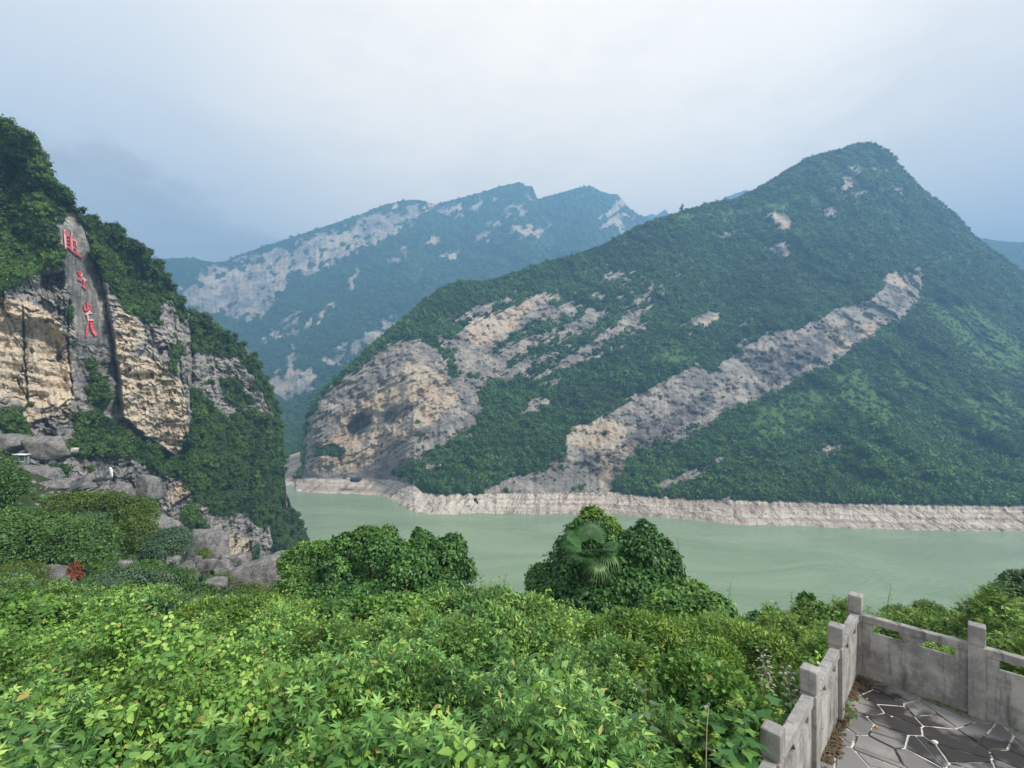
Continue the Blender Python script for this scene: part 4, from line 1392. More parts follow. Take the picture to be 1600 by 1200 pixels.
bush('bush', 'bright green bush at the left edge, below the small shelter', 'bush', [(-12, 748, 50, 38, 36), (18, 765, 50, 24, 26), (-20, 780, 49, 40, 30)], 4200, .26, M_bush, seed=1)
bush('bush', 'large bright leafy bush in front of the yellow green tree', 'bush',
     [(70, 838, 36, 62, 34), (130, 848, 35, 50, 36), (20, 826, 37, 46, 30), (100, 870, 34, 66, 24)], 9000, .20, M_bush, seed=2, jitter=0.8)
bush('bush', 'leafy bush filling the left edge below the brown grey rock', 'bush', [(5, 845, 33, 40, 44), (-30, 880, 31, 50, 40)], 5200, .19, M_bush, seed=3)
bush('tree', 'dense dark green tree between the leafy bush and the grey green bush', 'tree', [(205, 812, 62, 34, 38), (185, 838, 61, 34, 30), (220, 850, 60, 24, 34), (178, 788, 63, 26, 18)], 7500, .27, M_yellow, seed=4, sb=-0.10)
bush('tree', 'low olive green tree spreading above the large leafy bush', 'tree', [(108, 787, 64, 36, 17), (150, 786, 65, 32, 17), (88, 798, 62, 24, 12)], 4200, .27, M_yellow, seed=5, sb=0.12)
bush('bush', 'round grey green bush beside the grey boulder under the cliff', 'bush', [(268, 850, 57, 30, 26), (245, 862, 55, 24, 20)], 6000, .20, M_greybush, seed=6)
bush('bush', 'low dull green bush left of the white streaked boulder', 'bush', [(25, 905, 27, 46, 26), (-15, 915, 26, 40, 26)], 5200, .13, M_yellow, T_LANCE, seed=7, sb=0.05)
bush('bush', 'rust coloured dry bush beside the white streaked boulder', 'bush', [(116, 890, 30, 8, 11), (121, 902, 29.6, 8, 8)], 700, .12, M_rust, T_CHIP, seed=8, core=False, trunk=False)
bush('bush', 'mid green bush right of the rust coloured bush', 'bush', [(150, 925, 25, 40, 22), (195, 915, 27, 42, 24), (240, 918, 28, 36, 20)], 7500, .14, M_greybush, seed=9, sb=0.1)
bush('bush', 'broad low bush in front of the stone pile', 'bush', [(270, 905, 36, 34, 16), (225, 893, 40, 30, 16), (310, 925, 32, 30, 12)], 5200, .16, M_bush, seed=10)
bush('bush', 'dark bush under the cliff behind the grey green bush', 'bush', [(228, 800, 100, 18, 20), (296, 806, 130, 12, 20)], 3400, .42, M_bush, seed=11, sb=0.0, trunk=False, core=False)
bush('bush', 'small yellow green bush growing in front of the square boulder', 'bush', [(318, 866, 100, 12, 9)], 700, .26, M_yellow, seed=12, trunk=False, sb=0.3)
bush('bush', 'yellow green scrub below the long slab boulder', 'bush', [(345, 905, 52, 18, 8), (385, 925, 40, 34, 10), (440, 930, 36, 38, 14)], 3600, .16, M_yellow, seed=13, sb=0.3, trunk=False)
bush('vine_shrub', 'bright vine covered shrub between the slab boulder and the dark hollow', 'shrub',
     [(478, 868, 27, 24, 20), (505, 862, 27, 26, 16), (452, 882, 27, 18, 20), (530, 864, 26.5, 24, 9), (480, 915, 26, 46, 30)], 8000, .15, M_kudzu, T_OVATE, seed=14, hang=0.7, k=0.6)
VA = bush('vine_tangle', 'vine smothered tree leaning over a dark hollow, left of the river view', 'tree',
          [(590, 862, 24.6, 46, 22), (560, 850, 25, 44, 18), (585, 905, 27.2, 55, 36), (640, 900, 23.6, 48, 40), (520, 905, 23, 28, 34), (600, 862, 24, 36, 26), (600, 945, 22.5, 95, 34), (520, 940, 22, 50, 30)], 19000, .165, M_dark_vine, T_OVATE, seed=15, hang=0.9, hole=0.16, sb=0.18)
bush('vine_tangle', 'small arched tuft of vines standing on top of the smothered tree', 'tree', [(574, 836, 24.8, 22, 13), (606, 842, 24.8, 16, 20), (560, 850, 24.8, 12, 14)], 3600, .15, M_kudzu, T_OVATE, seed=16, hang=0.7, hole=0.10, sb=-0.1, k=0.55, trunk=False)
bush('vine_tangle', 'vine covered tree with a ragged top right of the arched tuft', 'tree',
     [(690, 880, 25.5, 42, 36), (660, 850, 26, 20, 18), (708, 856, 25.6, 20, 20), (725, 895, 25, 18, 22), (655, 835, 26, 10, 11), (680, 925, 24, 56, 36), (705, 842, 25.8, 10, 8)], 13500, .16, M_dark_vine, T_OVATE, seed=17, hang=0.9, hole=0.22, sb=0.16, k=0.62)
VT = bush('vine_tree', 'tall vine covered tree with a fan palm growing through it', 'tree',
          [(925, 890, 20, 66, 60), (920, 845, 20.2, 40, 36), (940, 930, 19, 76, 40), (895, 925, 19.2, 40, 42)], 16000, .16, M_dark_vine, T_OVATE, seed=18, hang=1.0, sb=0.0)
bush('vine_tree', 'broad vine covered tree with a pointed top right of the fan palm', 'tree',
     [(1015, 880, 19.6, 45, 46), (1008, 835, 19.8, 18, 18), (1000, 845, 19.8, 30, 20), (1035, 900, 19.2, 28, 48), (1000, 925, 18.6, 60, 40), (1004, 820, 19.8, 7, 9)], 14500, .16, M_dark_vine, T_OVATE, seed=19, hang=1.0, sb=0.02)
bush('vine_shrub', 'bright creeper tuft crowning the tree behind the fan palm', 'shrub', [(925, 812, 20.4, 20, 20), (950, 822, 20.4, 16, 14), (962, 838, 20.4, 14, 16), (905, 824, 20.4, 12, 12)], 3600, .12, M_fine, T_OVATE, seed=20, hang=0.5, k=0.6, trunk=False, sb=-0.12)
bush('vine_shrub', 'small dark vine covered shrub left of the palm tree', 'shrub', [(848, 905, 20, 24, 22), (860, 930, 19, 26, 26), (840, 922, 19.4, 18, 20)], 4600, .14, M_dark_vine, T_OVATE, seed=21, hang=0.8, sb=0.15)
bush('vine_shrub', 'low skirt of vines spilling right of the pointed tree', 'shrub', [(1075, 935, 17, 36, 28), (1110, 955, 16, 40, 24), (1050, 960, 16, 50, 30)], 6500, .14, M_kudzu, T_OVATE, seed=22, hang=0.8, sb=-0.15)
bush('shrub', 'dark shrub with a bright vine tip just left of the corner post', 'shrub', [(1272, 965, 13.2, 27, 22), (1262, 945, 13.2, 11, 15), (1300, 972, 13, 18, 18), (1258, 984, 12.6, 26, 18)], 4200, .12, M_kudzu, T_OVATE, seed=23, sb=-0.05)
bush('shrub', 'dark rounded shrub left of the shrub by the corner post', 'shrub', [(1205, 975, 14.2, 36, 18), (1180, 990, 13.6, 30, 20), (1225, 992, 13.2, 26, 18)], 4200, .11, M_dark_vine, T_OVATE, seed=24, sb=0.2)
bush('shrub', 'yellow green shrub rising behind the middle of the right railing', 'shrub', [(1452, 958, 15.5, 26, 16), (1425, 972, 14, 32, 18), (1400, 960, 15, 20, 12)], 4200, .11, M_fine, T_LANCE, seed=25, sb=-0.25)
bush('tree', 'dark leafy tree at the right edge behind the railing', 'tree', [(1580, 940, 21, 36, 26), (1610, 920, 22, 40, 26), (1552, 955, 20, 22, 16)], 5200, .15, M_bush, T_OVATE, seed=26, sb=-0.15)
bush('shrub', 'light yellow green shrub in front of the dark tree at the right edge', 'shrub', [(1560, 985, 14, 50, 22), (1500, 975, 14.5, 40, 16), (1620, 985, 13, 50, 30)], 5600, .12, M_fine, T_LANCE, seed=27, sb=-0.1)
bush('shrub', 'pale leaved shrub in the middle, its tips against the river', 'shrub', [(700, 950, 13, 36, 22), (735, 945, 12.6, 32, 20), (780, 948, 12.2, 36, 24), (828, 955, 11.6, 34, 20)], 5600, .15, M_palmate, T_LANCE, seed=28, hang=0.1, jitter=0.9, sb=0.15)

FRS = [
    ('leggy palmate shrub humped up in the middle of the thicket, left of the vine trees', [(760, 985, 8.6, 60, 32), (700, 1000, 8.2, 46, 26), (820, 1000, 8.2, 44, 26)], 6500, .13, M_palmate, T_LANCE, .15, .9, .20),
    ('yellow green fine leaved shrub below the pointed vine tree', [(990, 985, 9.2, 46, 26), (1040, 1000, 8.8, 50, 30), (940, 1000, 9, 34, 22)], 7500, .10, M_fine, T_LANCE, -.2, 1.3, .12),
    ('yellow green fine leaved shrub sloping towards the left railing', [(1150, 1005, 8.8, 54, 26), (1210, 1020, 8.2, 38, 24), (1110, 1030, 8, 46, 26)], 7500, .095, M_fine, T_LANCE, -.2, 1.3, .15),
    ('olive shrub between the tiered sapling and the left railing', [(1080, 1060, 6.2, 46, 30), (1130, 1080, 5.9, 42, 26)], 5500, .085, M_kudzu, T_OVATE, .3, 1.1, .0),
    ('mound of vines below the vine smothered tree', [(560, 965, 11.5, 60, 22), (620, 955, 11.2, 52, 22), (500, 960, 12, 40, 20)], 6500, .11, M_kudzu, T_OVATE, .6, .8, -.1),
    ('yellow green fine leaved mound left of the mound of vines', [(400, 955, 12, 60, 18), (330, 960, 11.6, 56, 18), (450, 965, 11, 40, 18)], 7500, .11, M_fine, T_LANCE, -.1, 1.2, .1),
    ('dark leafy mound in front of the mid green bush on the left', [(150, 962, 13, 50, 16), (220, 960, 13, 50, 16)], 5500, .11, M_dark_vine, T_OVATE, .5, .9, .15),
    ('bright vine mound at the left edge in front of the dull green bush', [(30, 965, 11, 60, 26), (-30, 975, 10.6, 50, 30)], 5000, .12, M_kudzu, T_OVATE, .5, .9, 0.0),
]
for k, (lab, lb, n_, lf_, mt_, tp_, hg_, jt_, sb_) in enumerate(FRS):
    bush('shrub', lab, 'shrub', lb, n_, lf_, mt_, tp_, seed=40 + k, hang=hg_, jitter=jt_, sb=sb_, trunk=False, k=.58)

# fan palm growing through the vine tree
PB = at(924, 858, 18.5)
palm = empty('fan_palm', PB - Vector((0, 0, 3.2)), 'fan palm with drooping fronds poking out of the vine covered tree', 'palm')
M_palm = leaf_mat('foliage_palm', (0.022, 0.080, 0.020), (0.065, 0.165, 0.045), (0.26, 0.34, 0.15), 0.5, rough=0.4)
link('trunk', tube_mesh('trunk', [(0, 0, 0), (0.03, 0, 1.6), (0, 0, 3.0)], [.13, .11, .10], M_bark, 8), None, palm)


def frond_mesh(seed, R=0.95, nseg=30, droop=0.3, pale=0.0):
    r = np.random.default_rng(seed)
    V, Fc, S = [], [], []
    for i in range(nseg):
        a = math.radians(-115 + 230 * i / (nseg - 1))
        L = R * (0.82 + 0.18 * math.cos(a * 0.8)) * r.uniform(0.92, 1.04)
        d = np.array([math.cos(a), math.sin(a), 0])
        w = np.array([-d[1], d[0], 0])
        o = len(V)
        n = 4
        sh = np.clip(r.uniform(.1, .7) + pale, 0, 1)
        for j in range(n + 1):
            t = j / n
            ww = 0.062 * R * (0.35 + 1.2 * t if t < .45 else 0.95 * (1 - t) / .55 * 0.93 + 0.02)
            z = -droop * L * max(0, t - 0.45) ** 2 * 3.0
            c = d * L * t + np.array([0, 0, z])
            V += [c - w * ww, c + np.array([0, 0, -0.012]), c + w * ww]
            S += [sh + (0.5 if j == n and pale else 0)] * 3
        for j in range(n):
            p = o + 3 * j
            Fc += [(p, p + 1, p + 4), (p, p + 4, p + 3), (p + 1, p + 2, p + 5), (p + 1, p + 5, p + 4)]
    # petiole
    o = len(V)
    V += [np.array(v) for v in ((0, -.015, 0), (0, .015, 0), (-.75, .012, -.10), (-.75, -.012, -.10), (0, 0, -.03), (-.75, 0, -.13))]
    Fc += [(o, o + 1, o + 2), (o, o + 2, o + 3), (o, o + 3, o + 5), (o, o + 5, o + 4), (o + 1, o + 4, o + 5), (o + 1, o + 5, o + 2)]
    S += [0.3] * 6
    return np_mesh('frond', V, Fc, M_palm, {'shade': S})


fm = [frond_mesh(900, .82, droop=0.15), frond_mesh(901, .78, droop=0.35), frond_mesh(902, 0.7, 22, 0.9, 0.5)]
FR = [(0.05, 0.55, 0.75, 80, 0, 0), (-0.9, 0.1, 0.35, 30, 0, 1), (0.95, 0.05, 0.35, 25, 0, 1), (-0.6, -0.8, 0.1, -10, 0, 1), (0.6, -0.8, 0.2, 0, 0, 1), (0.05, -1, 0.45, 35, 0, 0),
      (-0.75, 0.4, 0.6, 55, 0, 0), (0.25, -1.0, -0.5, -70, 0, 2), (1.0, -0.3, -0.1, -30, 0, 2)]
for i, (dx, dy, dz, el, _, k) in enumerate(FR):
    if i == 4:
        continue
    o = link('frond', fm[k], None, palm)
    d = Vector((dx, dy, dz)).normalized()
    sdv = d.cross(Vector((0, 0, 1))).normalized()
    up = sdv.cross(d)
    R3 = Matrix((d, -sdv, up)).transposed()
    o.matrix_local = Matrix.Translation(Vector((0, 0, 3.1)) + d * 0.55) @ R3.to_4x4()
    if el < -50:
        o.scale = (1, 1, 1)

# ------------------------------------------------------------------ foreground thicket: sprigs of several plants
def comp(fn, seed):
    r = np.random.default_rng(seed)
    pos, al, up, sz, sh = [], [], [], [], []
    stems = []
    fn(r, pos, al, up, sz, sh, stems)
    return pos, al, up, sz, sh, stems


def stem_arrays(stems, w=0.005):
    V, Fc, S = [], [], []
    for a, b in stems:
        a, b = np.array(a, float), np.array(b, float)
        d = b - a
        s1 = np.cross(d, (0.3, 0.5, 0.8))
        s1 = s1 / (np.linalg.norm(s1) + 1e-9) * w
        s2 = np.cross(d, s1)
        s2 = s2 / (np.linalg.norm(s2) + 1e-9) * w
        o = len(V)
        V += [a + s1, a - s1 * .5 + s2, a - s1 * .5 - s2, b + s1 * .6, b - s1 * .3 + s2 * .6, b - s1 * .3 - s2 * .6]
        for i in range(3):
            j = (i + 1) % 3
            Fc += [(o + i, o + j, o + 3 + j), (o + i, o + 3 + j, o + 3 + i)]
        S += [0.35] * 6
    return np.array(V), np.array(Fc), np.array(S)


def sprig_mesh(name, fn, seed, templ, mat, w=0.005):
    pos, al, up, sz, sh, stems = comp(fn, seed)
    parts = [leaf_arrays(np.array(pos), np.array(al), np.array(up), np.array(sz), np.clip(sh, 0, 1), templ)]
    if stems:
        parts.append(stem_arrays(stems, w))
    return leaf_mesh(name, parts, mat)


def f_kudzu(r, pos, al, up, sz, sh, stems):
    n = 12
    for i in range(n):
        a = r.uniform(0, 6.28)
        rr = 0.34 * math.sqrt(r.random())
        c = np.array([rr * math.cos(a), rr * math.sin(a), r.uniform(-.05, .16)])
        nrm = np.array([r.normal() * .38, r.normal() * .38 - .15, 1.0])
        nrm /= np.linalg.norm(nrm)
        h = r.uniform(0, 6.28)
        d0 = np.array([math.cos(h), math.sin(h), 0])
        d0 -= nrm * (d0 @ nrm)
        s0 = np.cross(nrm, d0)
        S = r.uniform(.055, .105)
        v = r.uniform(.1, 1)
        for q in (0, 1.75, -1.75):
            d = d0 * math.cos(q) + s0 * math.sin(q)
            pos.append(c + d * 0.015)
            al.append(d + np.array([0, 0, -.25]))
            up.append(nrm + r.normal(size=3) * .28)
            sz.append(S * (1.08 if q == 0 else .92))
            sh.append(v + r.normal() * .06)
        stems.append((c, c + np.array([0, 0, -.22]) - d0 * .08))


def f_palmate(r, pos, al, up, sz, sh, stems):
    H = 0.55
    stems.append(((0, 0, -H), (0, 0, 0.02)))
    for lev in range(9):
        z = -0.40 + 0.42 * (lev / 8) ** 0.8
        a = lev * 2.4 + r.uniform(-.3, .3)
        L = (0.20 - 0.12 * (lev / 8)) * r.uniform(.8, 1.2)
        e = 0.2 + 0.9 * (lev / 8)
        c = np.array([math.cos(a) * L * math.cos(e), math.sin(a) * L * math.cos(e), z + L * math.sin(e)])
        stems.append(((0, 0, z), tuple(c)))
        axis = np.array([math.cos(a) * math.cos(e * .5), math.sin(a) * math.cos(e * .5), math.sin(e * .5)])
        nrm = np.array([-math.cos(a) * .5, -math.sin(a) * .5, 1.0])
        nrm /= np.linalg.norm(nrm)
        ax = axis - nrm * (axis @ nrm)
        ax /= np.linalg.norm(ax)
        sd = np.cross(nrm, ax)
        k = 5 if r.random() < .6 else 7
        S = (0.135 - 0.06 * (lev / 8)) * r.uniform(.75, 1.2)
        young = 0.25 + 0.75 * (lev / 8) ** 2.2
        for q in np.linspace(-1.9, 1.9, k):
            d = ax * math.cos(q) + sd * math.sin(q) + np.array([0, 0, -.38 + .3 * r.normal()])
            pos.append(c)
            al.append(d)
            up.append(nrm + r.normal(size=3) * .18)
            sz.append(S * (1 - .22 * abs(q) / 1.9))
            sh.append(young * r.uniform(.75, 1.05))


def f_fine(r, pos, al, up, sz, sh, stems):
    for b in range(8):
        a = r.uniform(0, 6.28)
        e = r.uniform(.3, 1.3)
        d = np.array([math.cos(a) * math.cos(e), math.sin(a) * math.cos(e), math.sin(e)])
        L = r.uniform(.22, .42)
        p0 = np.array([0, 0, -.25])
        stems.append((p0, p0 + d * L))
        sd = np.cross(d, (0, 0, 1.0))
        sd /= np.linalg.norm(sd)
        v = r.uniform(0, .8)
        for j in range(13):
            t = .25 + .75 * j / 12
            for sg in (-1, 1):
                pos.append(p0 + d * L * t + np.array([0, 0, -.08 * t * t]))
                al.append(sd * sg + d * .6 + r.normal(size=3) * .2)
                up.append(np.array([0, 0, 1.0]) + r.normal(size=3) * .35)
                sz.append(r.uniform(.035, .062) * (1.1 - .4 * t))
                sh.append(v + .3 * t + r.normal() * .08)


def f_broad(r, pos, al, up, sz, sh, stems):
    for i in range(7):
        a = r.uniform(0, 6.28)
        rr = r.uniform(.05, .30)
        c = np.array([rr * math.cos(a), rr * math.sin(a), r.uniform(-.15, .12)])
        stems.append(((0, 0, -.4), tuple(c)))
        pos.append(c)
        al.append(np.array([math.cos(a), math.sin(a), -.35]) + r.normal(size=3) * .3)
        up.append(np.array([0, 0, 1.0]) + r.normal(size=3) * .35)
        sz.append(r.uniform(.13, .21))
        sh.append(r.uniform(0, .75))


def f_shoot(r, pos, al, up, sz, sh, stems):
    H = .55
    bend = r.normal(size=2) * .12
    prev = np.array([0, 0, -.3])
    for j in range(9):
        t = j / 8
        p = np.array([bend[0] * t * t, bend[1] * t * t, -.3 + H * t])
        stems.append((prev, p))
        prev = p
        for q in range(2):
            a = j * 1.57 + q * 3.14 + r.normal() * .2
            pos.append(p)
            al.append(np.array([math.cos(a), math.sin(a), .35]))
            up.append(np.array([0, 0, 1.0]) + r.normal(size=3) * .2)
            sz.append(.095 * (1.15 - .75 * t) * r.uniform(.8, 1.2))
            sh.append(.35 + .65 * t)


K_K = [sprig_mesh('vine_sprig', f_kudzu, 700 + i, T_OVATE, M_kudzu) for i in range(5)]
K_P = [sprig_mesh('palmate_sprig', f_palmate, 720 + i, T_LANCE, M_palmate) for i in range(4)]
K_F = [sprig_mesh('fine_sprig', f_fine, 740 + i, T_CHIP, M_fine, .003) for i in range(4)]
K_B = [sprig_mesh('broad_sprig', f_broad, 760 + i, T_LOBED, M_dark_vine) for i in range(3)]
K_S = [sprig_mesh('shoot', f_shoot, 780 + i, T_LANCE, M_fine, .003) for i in range(3)]
SPR = K_K + K_P + K_F + K_B + K_S


def canopy(X, Y):
    q = np.stack([X, Y, X * 0], -1)
    g = ground_z(X, Y)
    h = 0.72 - 0.42 * ss(Y, 6, 13) + 0.95 * fbm(q / 2.6, 2, 801) + 1.5 * (np.abs(perlin(q / 1.2, 803)) - 0.2) + 0.45 * (np.abs(perlin(q / 0.5, 804)) - 0.15)
    h = h * (0.55 + 0.45 * ss(np.hypot(X - 5.2, Y - 7.3), 0.3, 3))
    return g + np.maximum(h, .12)


n = 62000
Yq = np.sqrt(rng.uniform(2.3 ** 2, 19 ** 2, n))
Xq = (rng.uniform(-420, 1880, n) - 800) / F * Yq
u = (Xq - TERR_C.x) * DL.x + (Yq - TERR_C.y) * DL.y
w = (Xq - TERR_C.x) * DR.x + (Yq - TERR_C.y) * DR.y
ok = (np.minimum(u, w) < -0.30)
ok &= (fbm(np.stack([Xq, Yq, Xq * 0], -1) / 0.42, 2, 805) > -0.02 - 0.5 * rng.random(n) ** 2.5)
# keep a little lens-clear space round the viewer
ok &= np.hypot(Xq, Yq) > 2.2
Xq, Yq = Xq[ok], Yq[ok]
Zc = canopy(Xq, Yq)
lay = rng.random(len(Xq)) ** 1.4
Zq = Zc - lay * 0.55
px = 800 + Xq / Yq * F
py = 600 + (CAMZ - Zq) / Yq * F
q3 = np.stack([Xq, Yq, Xq * 0], -1)
nz = fbm(q3 / 1.8, 3, 811)
nz2 = fbm(q3 / 1.3 + 9, 3, 812)
wK = 1.0 + 0.9 * ss(px, 520, 250) + nz * 1.5 - 0.55 * ss(px, 850, 1000)
wP = 0.9 * ss(px, 380, 520) * ss(px, 1120, 950) * ss(py, 960, 1030) * 1.9 + 1.8 * ss(px, 260, 60) * ss(py, 1060, 1120) + 0.12 + nz2 * 1.0
wF = 0.45 + 2.2 * ss(px, 850, 1050) * ss(py, 1140, 1040) + 0.9 * ss(py, 1030, 960) * ss(px, 250, 450) - nz * 0.9
wB = 0.05 + 1.2 * ss(px, 960, 1100) * ss(py, 1060, 1120) - nz2 * .6
wB = np.maximum(wB, 0)
wS = np.full(len(px), 0.42)
W = np.maximum(np.stack([wK, wP, wF, wB, wS], 1), 0.02) ** 2.2
W /= W.sum(1, keepdims=True)
cat_ = (rng.random(len(px))[:, None] > np.cumsum(W, 1)).sum(1)
lo = np.array([0, 5, 9, 13, 16])
cn = np.array([5, 4, 4, 3, 3])
idx = lo[cat_] + (rng.random(len(px)) * cn[cat_]).astype(int)
sz = rng.uniform(.75, 1.2, len(px)) * np.where(cat_ == 1, 1.05, 1.0) * np.where(Yq < 3.4, .8, 1.0) * np.interp(Yq, [3.5, 8, 16], [1.0, .8, .85])
tn = np.clip(rng.normal(.28, .26, len(px)) + 0.95 * fbm(q3 / 2.6, 3, 821), 0, 1)
Zq = Zq + np.where((cat_ == 1) | (cat_ == 4), .14, 0)
o = scatter('undergrowth', np.stack([Xq, Yq, Zq], -1), SPR, idx, sz,
            np.stack([rng.normal(0, .22, len(px)), rng.normal(0, .22, len(px)), rng.uniform(0, 6.28, len(px))], -1), tn)
tag(o, 'dense bright green undergrowth of vines and shrubs below the viewpoint', 'undergrowth', kind='stuff')

# scrub over the slope farther down
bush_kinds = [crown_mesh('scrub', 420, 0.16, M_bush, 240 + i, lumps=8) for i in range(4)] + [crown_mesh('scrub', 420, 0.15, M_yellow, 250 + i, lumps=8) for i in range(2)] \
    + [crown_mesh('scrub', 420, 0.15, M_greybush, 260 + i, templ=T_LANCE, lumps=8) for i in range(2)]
n = 5200
Yq = 15 * (240 / 15) ** rng.random(n)
Xq = (rng.uniform(-250, 560, n) - 800) / F * Yq
n2 = 1800
Y2 = 15 * (120 / 15) ** rng.random(n2)
X2 = (rng.uniform(560, 1750, n2) - 800) / F * Y2
Xq, Yq = np.concatenate([Xq, X2]), np.concatenate([Yq, Y2])
Zq = ground_z(Xq, Yq)
px = 800 + Xq / Yq * F
py = 600 + (CAMZ - Zq) / Yq * F
# leave the stones bare
okk = np.ones(len(px), bool)
for (bx, by, hw, hh, bY, _) in BOULD:
    okk &= ~((abs(px - bx) < hw * 1.15) & (py > by - hh * 0.6) & (py < by + hh * 2.0) & (Yq < bY * 1.05) & (Yq > bY * .55))
okk &= ~((abs(px - 95) < 38) & (py < 990) & (Yq < 31) & (Yq > 16))
okk &= ~((abs(px - 340) < 70) & (py < 935) & (Yq > 40) & (Yq < 110) & (rng.random(len(px)) < .93))
okk &= ~((Yq > 95) & (px < 230) & (rng.random(len(px)) < .25))
okk &= Zq > -99
Xq, Yq, Zq = Xq[okk], Yq[okk], Zq[okk]
z = rng.uniform(.35, .9, len(Xq)) * (0.55 + np.clip(Yq, 15, 90) / 75)
o = scatter('hillside_scrub', np.stack([Xq, Yq, Zq + .25 * z], -1), bush_kinds, rng.integers(0, 8, len(Xq)), z,
            np.stack([rng.normal(0, .2, len(Xq)), rng.normal(0, .2, len(Xq)), rng.uniform(0, 6.28, len(Xq))], -1), np.clip(rng.normal(.3, .25, len(Xq)), 0, 1))
tag(o, 'mixed low scrub covering the slope between the viewpoint and the cliff', 'scrub', kind='stuff')
nb = 700
Yq = rng.uniform(38, 190, nb)
Xq = (rng.uniform(-20, 430, nb) - 800) / F * Yq
Zq = ground_z(Xq, Yq)
rub = [boulder_mesh('rubble', 1, .8, .7, 300 + i, 2) for i in range(4)]
o = scatter('rubble', np.stack([Xq, Yq, Zq], -1), rub, rng.integers(0, 4, nb), rng.uniform(.15, .75, nb) * Yq / 90, rng.uniform(-1, 1, (nb, 3)), rng.random(nb))
tag(o, 'small broken stones strewn over the slope under the cliff', 'rubble', kind='stuff')


# ---- single plants at the front, each leaf its own piece
def one_leaf_mesh(name, fn, mat):
    v, f, s_ = fn()
    return np_mesh(name, v, f, mat, {'shade': s_})


def palmate_leaf(seed, young):
    r = np.random.default_rng(seed)
    k = 6
    q = np.linspace(-1.9, 1.9, k) + r.normal(size=k) * .08
    al = np.stack([np.cos(q), np.sin(q), np.full(k, -.18)], 1)
    pos = np.tile(np.array([[.09, 0, .02]]), (k, 1))
    up = np.array([[0, 0, 1.0]]) + r.normal(size=(k, 3)) * .12
    a = leaf_arrays(pos, al, up, .155 * (1 - .2 * np.abs(q) / 1.9) * r.uniform(.9, 1.1, k), np.clip(young + r.normal(size=k) * .07, 0, 1), T_LANCE)
    b = stem_arrays([((0, 0, 0), (.09, 0, .02))], .003)
    v, f, s_ = merge([a, b])
    return np_mesh('leaf', v, f, M_palmate, {'shade': s_})


PL = [palmate_leaf(1, .15), palmate_leaf(2, .4), palmate_leaf(3, .7), palmate_leaf(4, .98)]
FRONT = [(590, 1105, 4.0, 'palmate shrub with a pale green crown, lowest in the middle of the picture'), (700, 1140, 3.7, 'palmate shrub right of the pale crowned one at the bottom edge'),
         (480, 1090, 4.5, 'dark broad palmate shrub left of the pale crowned one'), (690, 1035, 5.8, 'upright palmate shrub in the middle of the thicket'),
         (800, 1080, 4.9, 'bushy palmate shrub just right of the upright one'), (870, 1150, 4.0, 'palmate shrub low down beside the dark gap in the thicket'),
         (780, 1000, 7.2, 'palmate shrub behind the bushy one, nearest the river view'), (70, 1120, 3.9, 'light yellow green palmate shrub in the bottom left corner'),
         (330, 1140, 4.1, 'palmate shrub at the bottom edge amid broad vine leaves'), (905, 1060, 5.6, 'palmate shrub where the thicket turns yellow green')]
for k, (px, py, Y, lab) in enumerate(FRONT):
    r = random.Random(900 + k)
    top = at(px, py, Y)
    t = empty('palmate_shrub', top - Vector((0, 0, 0.9)), lab, 'shrub', 'palmate leaved shrubs in the foreground thicket')
    nst = 6
    segs = []
    for sI in range(nst):
        a = sI * 2.4 + r.uniform(-.4, .4)
        rad = 0 if sI == 0 else r.uniform(.14, .38)
        tip = Vector((math.cos(a) * rad, math.sin(a) * rad, .9 - rad * .45 + r.uniform(-.05, .05)))
        segs.append(((0, 0, 0), tuple(tip * .5 + Vector((0, 0, -.03)))))
        segs.append((tuple(tip * .5 + Vector((0, 0, -.03))), tuple(tip)))
        for lev in range(7):
            f = lev / 6
            p_ = tip * (0.66 + .34 * f)
            aa = lev * 2.4 + sI
            lf = link('leaf', PL[min(3, int(f * 3.2 + r.random() * .9))], None, t)
            s_ = (1.0 - .42 * f) * r.uniform(.85, 1.15)
            lf.location = p_
            lf.scale = (s_, s_, s_)
            lf.rotation_euler = (r.uniform(-.3, .3), -0.15 - .75 * f + r.uniform(-.2, .2), aa)
    v, f, s_ = stem_arrays(segs, .006)
    link('stem', np_mesh('stem', v, f, M_palmate, {'shade': s_}), None, t)


def single_leaf(templ, mat, sh, S):
    a = leaf_arrays(np.array([[.06, 0, 0]]), np.array([[1, 0, -.25]]), np.array([[0, 0, 1.0]]), np.array([S]), np.array([sh]), templ)
    b = stem_arrays([((0, 0, 0), (.06, 0, 0))], .003)
    v, f, s_ = merge([a, b])
    return np_mesh('leaf', v, f, mat, {'shade': s_})


M_sap = leaf_mat('foliage_sapling', (0.05, 0.11, 0.055), (0.10, 0.19, 0.09), (0.16, 0.27, 0.13), 0.5, rough=0.5)
SL = [single_leaf(T_OVATE, M_sap, .2, .15), single_leaf(T_OVATE, M_sap, .6, .13)]
LL = [single_leaf(T_LOBED, M_dark_vine, .35, .16), single_leaf(T_LOBED, M_kudzu, .40, .14)]
YL = [single_leaf(T_OVATE, M_fine, 1.0, .15), single_leaf(T_OVATE, M_fine, .85, .13)]
DL_ = [single_leaf(T_CHIP, simple_mat('dry_leaf', (0.24, 0.235, 0.20), .8), .5, .07)]


